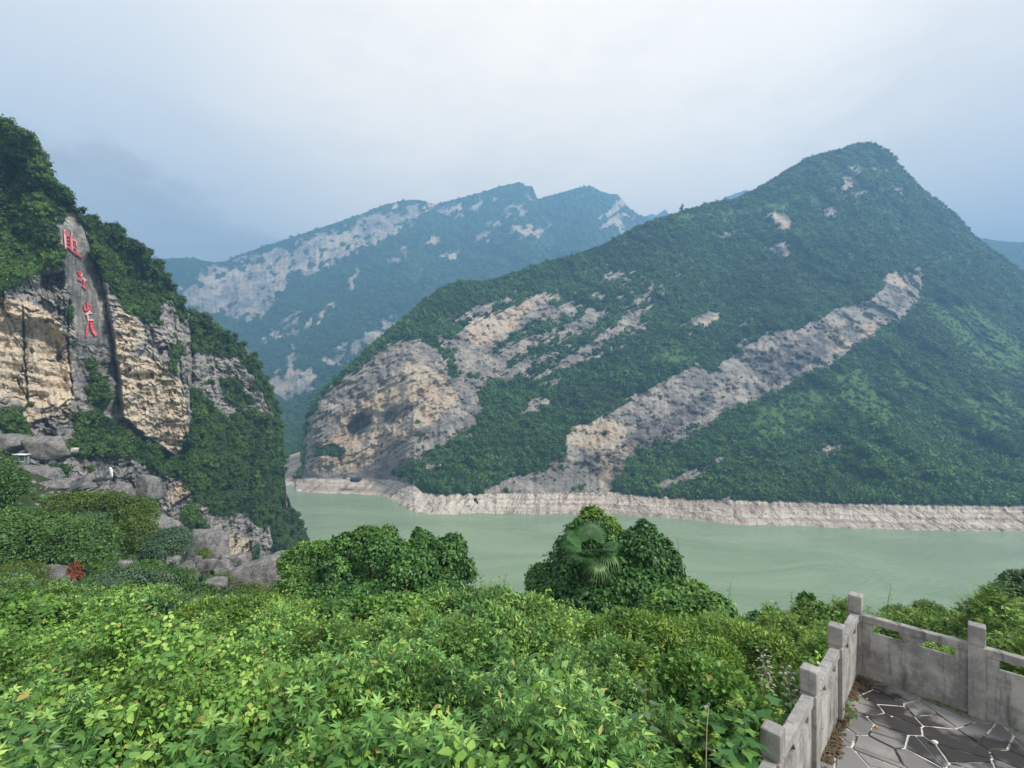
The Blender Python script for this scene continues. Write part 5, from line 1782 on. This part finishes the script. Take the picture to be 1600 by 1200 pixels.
def leafy_stem(name, label, px, py, Y, H, n, meshes, lean=(0, 0), e0=-.1, spread=2.4, stem_mat=None, start=.15, s0=1.25, s1=.55, stem_w=.007):
    top = at(px, py, Y)
    t = empty(name, top - Vector((lean[0], lean[1], H)), label, 'plant')
    pts = [(0, 0, -.2), (lean[0] * .3, lean[1] * .3, H * .5), (lean[0], lean[1], H)]
    link('stem', tube_mesh('stem', pts, [stem_w * 1.3, stem_w, stem_w * .5], stem_mat or M_stem, 6), None, t)
    r = random.Random(int(px))
    for i in range(n):
        f = start + (1 - start) * i / max(n - 1, 1)
        lf = link('leaf', meshes[i % len(meshes)], None, t)
        lf.location = (lean[0] * f ** 1.6, lean[1] * f ** 1.6, H * f)
        s_ = s0 + (s1 - s0) * f
        lf.scale = (s_, s_, s_)
        lf.rotation_euler = (r.uniform(-.25, .25), e0 - .5 * f + r.uniform(-.15, .15), i * spread + r.uniform(-.3, .3))
    return t


leafy_stem('sapling', 'upright sapling with large dull green leaves in tiers, left of the pale bare twig', 1008, 1078, 4.6, 1.0, 15, SL, (.02, .0), .25, 1.57)
leafy_stem('sapling', 'lobed leaved sapling close against the nearest post', 1165, 1128, 4.3, .6, 26, LL, (.05, .05), .2)
leafy_stem('sapling', 'low lobed leaved sapling at the bottom edge left of the nearest post', 1130, 1165, 3.9, .5, 22, LL, (-.05, .05), .2)
leafy_stem('climber', 'three big yellow green leaves hanging in the middle of the thicket', 534, 1022, 5.6, .25, 5, YL, (.02, -.05), .7, 1.3, s0=1.1, s1=1.0)
leafy_stem('bare_twig', 'pale bare twig standing up right of the tiered sapling', 1108, 1098, 4.3, .45, 3, DL_, (.03, .0), .3, 2.1, simple_mat('pale_twig', (.42, .36, .24), .8), .1, 1.0, 1.0, .004)
TIPS = [(640, 908, 11.5, 1.0, 'leafy shoot standing against the river below the vine covered tree with the ragged top'), (748, 918, 11.5, .8, 'leafy shoot against the river, left of the pale shrub tips'),
        (790, 924, 11, .7, 'leafy shoot against the river between the vine trees'), (1058, 836, 18.5, 1.6, 'thin leaning shoot sticking out right of the pointed vine tree'),
        (1142, 935, 13.5, 1.1, 'tall leafy shoot on the crest right of the skirt of vines'), (1236, 950, 13, .9, 'leafy shoot rising beside the dark rounded shrub'),
        (560, 925, 12, .9, 'leafy shoot in front of the dark hollow'), (455, 902, 13, 1.0, 'leafy shoot in front of the long slab boulder'),
        (1392, 938, 13.5, .9, 'leafy shoot just right of the corner post against the river'), (210, 938, 11, .9, 'leafy shoot on the crest in front of the mid green bush'),
        (60, 940, 10.5, .9, 'leafy shoot on the crest below the white streaked boulder')]
TL = [single_leaf(T_LANCE, M_palmate, .6, .15), single_leaf(T_OVATE, M_kudzu, .5, .11), single_leaf(T_LANCE, M_palmate, .95, .12)]
for k, (px, py, Y, H, lab) in enumerate(TIPS):
    leafy_stem('shoot', lab, px, py - (22 if Y < 14 else 0), Y, H, 26, TL, (.12 * (-1) ** k, .0), -.3, 2.4, None, .1, 1.1, .6)
for k, (px, py, Y, lab) in enumerate([(1228, 1045, 5.6, 'shrub with pale dried leaves beside the second post of the left railing'), (1190, 1020, 6.2, 'greyish half dry shrub left of the third post of the left railing')]):
    leafy_stem('dry_shrub', lab, px, py, Y, .7, 30, DL_, (-.1, 0), .2, 2.4, simple_mat('dry_twig', (.22, .19, .15), .9), .35, 1.0, .8)

# ------------------------------------------------------------------ terrace
def concrete_mat(name, base, pale, k=1.0):
    m, s = new_mat(name)
    P = s.n('ShaderNodeTexCoord').outputs['Object']
    W = s.pos()
    a = s.noise(W, 3.0, 6, 0.65)
    b = s.noise(W, 26.0, 4, 0.7)
    st = s.noise(s.scale(W, (5.0, 5.0, 0.7)), 1.3, 5, 0.65)
    c = s.mix(s.step(a, 0.35, 0.65), base, pale)
    c = s.mix(s.math('MULTIPLY', s.step(b, 0.5, 0.75), 0.35), c, tuple(v * 1.35 for v in pale))
    c = s.mix(s.math('MULTIPLY', s.step(st, 0.50, 0.70), 0.75), c, tuple(v * 0.35 for v in base))
    finish(s, c, 0.85, s.math('ADD', a, s.math('MULTIPLY', b, 0.4)), 0.35, 0.02, spec=0.25)
    return m


M_conc = concrete_mat('weathered_stone', (0.195, 0.19, 0.185), (0.325, 0.315, 0.30))
M_panel = concrete_mat('weathered_panel', (0.17, 0.17, 0.165), (0.36, 0.355, 0.34))
SP = 1.33
bal = empty('balustrade', TERR_C, 'grey stone balustrade round the corner of the paved terrace', 'railing')


def frame(d, off):
    """run frame: x along the run, y across (inwards negative), origin at distance off from the corner"""
    d = d.normalized()
    nrm = Vector((-d.y, d.x, 0))
    Mx = Matrix((d, nrm, Vector((0, 0, 1)))).transposed().to_4x4()
    return Matrix.Translation(d * off) @ Mx


def post_mesh():
    bm = bmesh.new()
    add_box(bm, -.085, .085, -.085, .085, -.25, .925, .008)
    add_box(bm, -.072, .072, -.072, .072, .9, .97, 0)
    return bm


def cap_mesh():
    bm = bmesh.new()
    add_box(bm, -.088, .088, -.088, .088, .945, 1.2, .022)
    return bm


pm, cm = None, None
for run, d in (('left', DL), ('right', DR)):
    for k in range(0 if run == 'left' else 1, 6 if run == 'left' else 4):
        if pm is None:
            o = bm_obj('post', post_mesh(), M_conc, bal)
            c = bm_obj('cap', cap_mesh(), M_conc, o)
            pm, cm = o.data, c.data
        else:
            o = link('post', pm, None, bal)
            c = link('cap', cm, None, o)
        o.matrix_local = frame(d, SP * k) @ Matrix.Translation((0, 0, random.uniform(-.006, .006))) @ Matrix.Rotation(random.uniform(-.02, .02), 4, 'Z')
    for k in range(0, 5 if run == 'left' else 3):
        a, b = .083, SP - .083
        bm = bmesh.new()
        add_box(bm, a, b, -.055, .055, .82, .925, .008)
        o = bm_obj('rail', bm, M_conc, bal)
        o.matrix_local = frame(d, SP * k)
        bm = bmesh.new()
        add_box(bm, a, b, -.037, .037, -.15, .68, .003)
        add_box(bm, a, a + .13, -.034, .034, .675, .823)
        add_box(bm, b - .13, b, -.034, .034, .675, .823)
        mid = (a + b) / 2
        vs = []
        for y in (-.036, .036):
            vs.append([bm.verts.new(v) for v in ((mid - .06, y, .675), (mid + .06, y, .675), (mid + .17, y, .823), (mid - .17, y, .823))])
        bm.faces.new(vs[0])
        bm.faces.new(vs[1][::-1])
        for i in range(4):
            j = (i + 1) % 4
            bm.faces.new((vs[0][i], vs[1][i], vs[1][j], vs[0][j]))
        # a shallow raised field on each face of the panel
        for y0, y1 in ((-.043, -.036), (.036, .043)):
            add_box(bm, a + .10, b - .10, y0, y1, .10, .60, .003)
        o = bm_obj('panel', bm, M_panel, bal)
        o.matrix_local = frame(d, SP * k)

m, s = new_mat('old_mortar')
P = s.pos()
a = s.noise(P, 2.3, 5, 0.65)
b = s.noise(P, 14, 5, 0.7)
finish(s, s.mix(s.step(s.math('ADD', a, s.math('MULTIPLY', b, .45)), .63, .75), (0.045, 0.043, 0.04), (0.60, 0.59, 0.56)), .9, b, .5, .02, spec=.2)
M_mortar = m
bm = bmesh.new()
Mw = Matrix.Translation(TERR_C) @ Matrix((DL, DR, Vector((0, 0, 1)))).transposed().to_4x4()
add_box(bm, -.22, 9.5, -.22, 6.5, -.45, -.014, 0, Mw)
tag(bm_obj('terrace_floor', bm, M_mortar), kind='structure')
floor_o = bpy.data.objects['terrace_floor']
bm = bmesh.new()
add_box(bm, -.20, 9.4, -.20, .12, -3.2, -.46, 0, Mw)
add_box(bm, -.20, .12, .125, 6.4, -3.2, -.46, 0, Mw)
tag(bm_obj('terrace_wall', bm, M_conc), kind='structure')


def flag_mat():
    m, s = new_mat('flagstone')
    P = s.pos()
    rnd = s.n('ShaderNodeObjectInfo').outputs['Random']
    a = s.noise(P, 2.2, 6, .65)
    b = s.noise(P, 18, 5, .7)
    c = s.mix(rnd, (0.12, 0.118, 0.12), (0.235, 0.23, 0.225))
    c = s.mix(s.math('MULTIPLY', s.step(a, .45, .7), .6), c, (0.29, 0.28, 0.265))
    c = s.mix(s.math('MULTIPLY', s.step(b, .55, .72), .3), c, (0.30, 0.29, 0.28))
    # damp, silted patches
    dmp = None
    for cx, cy, rx, ry in ((5.10, 6.72, .34, .50), (5.10, 6.15, .42, .42), (5.45, 5.75, .7, .25), (6.2, 5.6, .6, .22)):
        v = s.vmath('MULTIPLY', s.vmath('SUBTRACT', P, (cx, cy, 0)), (1 / rx, 1 / ry, 0))
        q = s.math('SUBTRACT', 1.35, s.vmath('LENGTH', v))
        dmp = q if dmp is None else s.math('MAXIMUM', dmp, q)
    w = s.noise(P, 2.6, 5, .6)
    dmp = s.step(s.math('ADD', dmp, s.math('MULTIPLY', s.math('SUBTRACT', w, .5), 2.6)), .10, .65)
    c = s.mix(s.math('MULTIPLY', dmp, .9), c, (0.022, 0.020, 0.021))
    nd = s.n('ShaderNodeBsdfPrincipled', {'Base Color': c, 'Roughness': s.math('SUBTRACT', .8, s.math('MULTIPLY', dmp, .25)), 'Specular IOR Level': .3})
    bp = s.n('ShaderNodeBump', {'Strength': .4, 'Distance': .01, 'Height': s.math('ADD', a, s.math('MULTIPLY', b, .5))})
    s.set(nd.inputs['Normal'], bp.outputs[0])
    s.n('ShaderNodeOutputMaterial', {'Surface': nd.outputs[0]})
    return m


M_flag = flag_mat()
seeds = []
rs = random.Random(5)
tries = 0
pieces = []
while len(seeds) < 190 and tries < 40000:
    tries += 1
    q = (rs.uniform(.0, 5.6), rs.uniform(.0, 4.6))
    if all((q[0] - a) ** 2 + (q[1] - b) ** 2 > (.17 + .34 * rs.random() ** 1.5) ** 2 for a, b in seeds):
        seeds.append(q)
for i, (a, b) in enumerate(seeds):
    poly = [(.04, .04), (5.9, .04), (5.9, 4.9), (.04, 4.9)]
    for j, (c_, d_) in enumerate(seeds):
        if i == j or (a - c_) ** 2 + (b - d_) ** 2 > 3:
            continue
        mx, my, nx, ny = (a + c_) / 2, (b + d_) / 2, c_ - a, d_ - b
        L_ = math.hypot(nx, ny)
        lim = -.013
        out = []
        for k in range(len(poly)):
            p0, p1 = poly[k], poly[(k + 1) % len(poly)]
            s0 = ((p0[0] - mx) * nx + (p0[1] - my) * ny) / L_ - lim
            s1 = ((p1[0] - mx) * nx + (p1[1] - my) * ny) / L_ - lim
            if s0 <= 0:
                out.append(p0)
            if s0 * s1 < 0:
                t_ = s0 / (s0 - s1)
                out.append((p0[0] + (p1[0] - p0[0]) * t_, p0[1] + (p1[1] - p0[1]) * t_))
        poly = out
        if len(poly) < 3:
            break
    if len(poly) < 3:
        continue
    pieces.append(poly)
halves = []
for poly in pieces:
    cx, cy = sum(p[0] for p in poly) / len(poly), sum(p[1] for p in poly) / len(poly)
    size_ = max(math.hypot(p[0] - cx, p[1] - cy) for p in poly)
    if size_ > .24 and rs.random() < .55:
        an = rs.uniform(0, math.pi)
        nx, ny = math.cos(an), math.sin(an)
        for sg in (1, -1):
            out = []
            for k in range(len(poly)):
                p0, p1 = poly[k], poly[(k + 1) % len(poly)]
                s0 = sg * ((p0[0] - cx) * nx + (p0[1] - cy) * ny) + .011
                s1 = sg * ((p1[0] - cx) * nx + (p1[1] - cy) * ny) + .011
                if s0 <= 0:
                    out.append(p0)
                if s0 * s1 < 0:
                    t_ = s0 / (s0 - s1)
                    out.append((p0[0] + (p1[0] - p0[0]) * t_, p0[1] + (p1[1] - p0[1]) * t_))
            if len(out) >= 3:
                halves.append(out)
    else:
        halves.append(poly)
for poly in halves:
    cx, cy = sum(p[0] for p in poly) / len(poly), sum(p[1] for p in poly) / len(poly)
    bm = bmesh.new()
    zt = rs.uniform(-.004, .004)
    tilt = (rs.uniform(-.006, .006), rs.uniform(-.006, .006))
    # slightly wandering edges
    pp = []
    for k in range(len(poly)):
        p0, p1 = poly[k], poly[(k + 1) % len(poly)]
        pp.append(p0)
        if math.hypot(p1[0] - p0[0], p1[1] - p0[1]) > .18:
            t_ = rs.uniform(.35, .65)
            pp.append((p0[0] + (p1[0] - p0[0]) * t_ + rs.uniform(-.006, .006), p0[1] + (p1[1] - p0[1]) * t_ + rs.uniform(-.006, .006)))
    bot = [bm.verts.new(Mw @ Vector((x, y, -.05)) - TERR_C) for x, y in pp]
    mid_ = [bm.verts.new(Mw @ Vector((x, y, zt - .005 + tilt[0] * (x - cx) + tilt[1] * (y - cy))) - TERR_C) for x, y in pp]
    top = [bm.verts.new(Mw @ Vector((cx + (x - cx) * .975, cy + (y - cy) * .975, zt + tilt[0] * (x - cx) + tilt[1] * (y - cy))) - TERR_C) for x, y in pp]
    n_ = len(pp)
    for A, B in ((bot, mid_), (mid_, top)):
        for k in range(n_):
            bm.faces.new((A[k], A[(k + 1) % n_], B[(k + 1) % n_], B[k]))
    bm.faces.new(top)
    o = bm_obj('flagstone', bm, M_flag, floor_o)
    o.location = TERR_C
    o['kind'] = 'structure'

# moss and litter in the angle under the right-hand run
nm = 420
tpos = rng.random(nm) * 2.6
ub = np.abs(rng.normal(0, .045, nm)) + .05
P_ = np.array(TERR_C)[None] + tpos[:, None] * np.array(DR)[None] + ub[:, None] * np.array(DL)[None]
kk = fbm(np.stack([tpos * 3, tpos * 0, tpos * 0], -1), 2, 901) > -0.05
P_ = P_[kk]
o = scatter('moss', P_ + np.array([0, 0, .012]), K_F, rng.integers(0, 4, len(P_)), rng.uniform(.14, .34, len(P_)), np.stack([P_[:, 0] * 0, P_[:, 0] * 0, rng.uniform(0, 6, len(P_))], -1), rng.uniform(0, .3, len(P_)))
tag(o, 'moss and weeds along the foot of the right balustrade run', 'moss', kind='stuff')
nm = 46
tpos = rng.random(nm) * 2.4 + .1
P_ = np.array(TERR_C)[None] + tpos[:, None] * np.array(DL)[None] + (np.abs(rng.normal(0, .06, nm)) + .05)[:, None] * np.array(DR)[None]
M_litter = simple_mat('leaf_litter', (0.10, 0.07, 0.04), .9, var=.4, scale=20)
lit = [leaf_mesh('litter', [leaf_arrays(unit(14) * (.06, .06, .01), unit(14) * (1, 1, .2), np.tile([[0, 0, 1.0]], (14, 1)), np.full(14, .05), np.full(14, .5), T_CHIP)], M_litter) for _ in range(2)]
o = scatter('leaf_litter', P_ + np.array([0, 0, .015]), lit, rng.integers(0, 2, nm), rng.uniform(.6, 1.3, nm), np.stack([P_[:, 0] * 0, P_[:, 0] * 0, rng.uniform(0, 6, nm)], -1), rng.random(nm))
tag(o, 'brown dead leaves lying in the corner of the terrace', 'leaf litter', kind='stuff')


def fallen(px, py, lab, mat, S, cat):
    Y = (CAMZ - .01) * F / (py - 600)
    a = leaf_arrays(np.array([[0, 0, 0]]), np.array([[1, .2, .02]]), np.array([[0, .1, 1.0]]), np.array([S]), np.array([.5]), T_OVATE)
    o = link('fallen_leaf', np_mesh('fallen_leaf', a[0], a[1], mat, {'shade': a[2]}))
    o.location = at(px, py, Y) + Vector((0, 0, .006))
    o.rotation_euler = (0, 0, random.uniform(0, 6))
    tag(o, lab, cat)


fallen(1370, 1134, 'brown dead leaf lying on the dark damp stone', simple_mat('brown_leaf', (.32, .15, .07), .8), .07, 'leaf')
fallen(1395, 1120, 'tiny pale leaf lying on the dark damp stone behind the brown one', simple_mat('pale_leaf', (.55, .52, .45), .8), .035, 'leaf')
me = boulder_mesh('pebble', .035, .03, .025, 88, 2, mat=simple_mat('white_pebble', (.66, .65, .6), .8))
o = link('pebble', me)
o.location = at(1461, 1161, (CAMZ - .02) * F / 561) + Vector((0, 0, .01))
tag(o, 'small white pebble lying in the middle of the paving', 'pebble')
# the sprigs that creep through the left-hand run
K1 = empty('creeper', TERR_C + DL * 1.45 + DR * .16, 'small leafy creeper growing at the foot of the second post, inside the terrace', 'plant')
for k in range(14):
    lf = link('leaf', (YL if k % 3 == 0 else LL)[k % 2], None, K1)
    lf.location = (random.uniform(-.12, .14), random.uniform(-.12, .12), random.uniform(.03, .30))
    lf.scale = (.45, .45, .45)
    lf.rotation_euler = (random.uniform(-.4, .4), random.uniform(-.5, .2), random.uniform(0, 6.28))
link('stem', tube_mesh('stem', [(0, 0, 0), (.02, .01, .15), (0, .03, .3)], [.005, .004, .002], M_stem, 5), None, K1)

# ------------------------------------------------------------------ small things far off
M_white = simple_mat('white_paint', (0.75, 0.75, 0.72), .6, var=.08)
M_greenp = simple_mat('green_paint', (0.10, 0.32, 0.18), .6)
M_dk = simple_mat('dark_roofing', (0.04, 0.042, 0.045), .7)
M_wall = simple_mat('shelter_wall', (0.20, 0.23, 0.25), .8)
# navigation mark on the far bank
b = at(673, 771, 430)
t = empty('navigation_mark', b, 'white channel mark post standing on the far bank below the woods', 'marker')
bm = bmesh.new()
bmesh.ops.create_cone(bm, cap_ends=True, segments=10, radius1=.28, radius2=.22, depth=5.0, matrix=Matrix.Translation((0, 0, 2.5)))
bm_obj('pole', bm, M_wall, t)
bm = bmesh.new()
bmesh.ops.create_cone(bm, cap_ends=True, segments=12, radius1=.75, radius2=.65, depth=5.0, matrix=Matrix.Translation((0, 0, 6.6)))
bm_obj('topmark', bm, M_white, t)
bm = bmesh.new()
bmesh.ops.create_cone(bm, cap_ends=True, segments=12, radius1=.8, radius2=.8, depth=.5, matrix=Matrix.Translation((0, 0, 6.0)))
bm_obj('band', bm, M_greenp, t)
bm = bmesh.new()
bmesh.ops.create_cone(bm, cap_ends=True, segments=12, radius1=.8, radius2=.5, depth=1.3, matrix=Matrix.Translation((0, 0, 10.3)))
bmesh.ops.create_cone(bm, cap_ends=True, segments=8, radius1=.2, radius2=.2, depth=.6, matrix=Matrix.Translation((0, 0, 9.4)))
bm_obj('lantern', bm, M_white, t)
M_pale = simple_mat('pale_stone', (0.46, 0.43, 0.39), .85, var=.3, scale=3)
# small roofed shelter under the cliff
b = at(34, 722, 100)
SHS = 0.66
t = empty('shelter', b, 'small flat roofed shelter half hidden at the foot of the left cliff', 'shelter')
for x0, x1, z in ((-1.9, -.1, 2.35), (.0, 1.8, 2.28)):
    bm = bmesh.new()
    add_box(bm, x0, x1, -1.1, 1.1, z, z + .22, .02)
    bm_obj('roof', bm, M_white, t)
    bm = bmesh.new()
    add_box(bm, x0 + .05, x1 - .05, -1.0, 1.0, z - .34, z - .003, 0)
    bm_obj('fascia', bm, M_dk, t)
bm = bmesh.new()
add_box(bm, -1.7, 1.6, .2, .8, -.6, 1.93)
bm_obj('wall', bm, M_wall, t)
for x in (-1.7, 0, 1.6):
    bm = bmesh.new()
    add_box(bm, x - .07, x + .07, -.85, -.71, -.6, 1.93)
    bm_obj('post', bm, M_wall, t)
bm = bmesh.new()
add_box(bm, -1.6, -.2, -.9, -.75, .2, .35)
add_box(bm, .2, 1.5, -.9, -.75, .2, .35)
bm_obj('bench', bm, M_white, t)
t.scale = (SHS, SHS, SHS)
# white figure-like stone under the cliff
b = at(174, 746, 128)
t = empty('white_stone', b, 'slim white upright stone at the foot of the cliff above the olive tree', 'stone')
me = boulder_mesh('shaft', .42, .35, 1.35, 96, 3, mat=M_white)
o = link('shaft', me, None, t)
o.location = (0, 0, 1.1)
o.rotation_euler = (0, -.15, 0)
me = boulder_mesh('head', .34, .3, .34, 97, 3, mat=M_white)
o = link('head', me, None, t)
o.location = (-.28, 0, 2.35)
for px, py, Y, r_, lab in ((115, 749, 108, .28, 'pale round stone perched on the grey rock under the cliff'), (247, 798, 120, .5, 'small white stone beside the cliff foot above the grey green bush'),
                           (117, 703, 118, .75, 'pale stone knob on the rock below the ochre hollow'), (743, 781, 396, 1.6, 'dark rock standing on the bleached far shore'), (746, 785, 392, 1.0, 'smaller dark rock just below the other on the far shore'),
                           (556, 750, 462, 2.6, 'long dark rock lying on the far shore under the cave cliff')):
    o = link('stone', boulder_mesh('stone', r_ * (2.4 if 'long' in lab else 1), r_, r_, int(px), 3, mat=M_dk if 'dark' in lab else M_pale))
    o.location = at(px, py, Y)
    tag(o, lab, 'stone')
# a lone tree on the skyline of the big mountain
jj = int(np.argmin(abs(MT['cols'] - 1065)))
t = empty('skyline_tree', Vector(MT['P'][-1, jj]), 'lone tree standing up on the left skyline of the big mountain', 'tree')
o = link('crown', far_crowns[6], None, t)
o.location = (0, 0, 9)
o.scale = (5, 5, 6)
link('trunk', tube_mesh('trunk', [(0, 0, -2), (0, 0, 8)], [.8, .4], M_bark, 6), None, t)

# ------------------------------------------------------------------ haze
m = bpy.data.materials.new('haze')
m.use_nodes = True
s = NT(m.node_tree)
pv = s.n('ShaderNodeVolumePrincipled', {'Color': HAZE_COLOR, 'Density': HAZE_DENSITY, 'Anisotropy': 0.1})
s.n('ShaderNodeOutputMaterial', {'Volume': pv.outputs[0]})
bm = bmesh.new()
add_box(bm, -2600, 4200, -600, 3900, -140, 1150)
tag(bm_obj('haze', bm, m), kind='stuff')
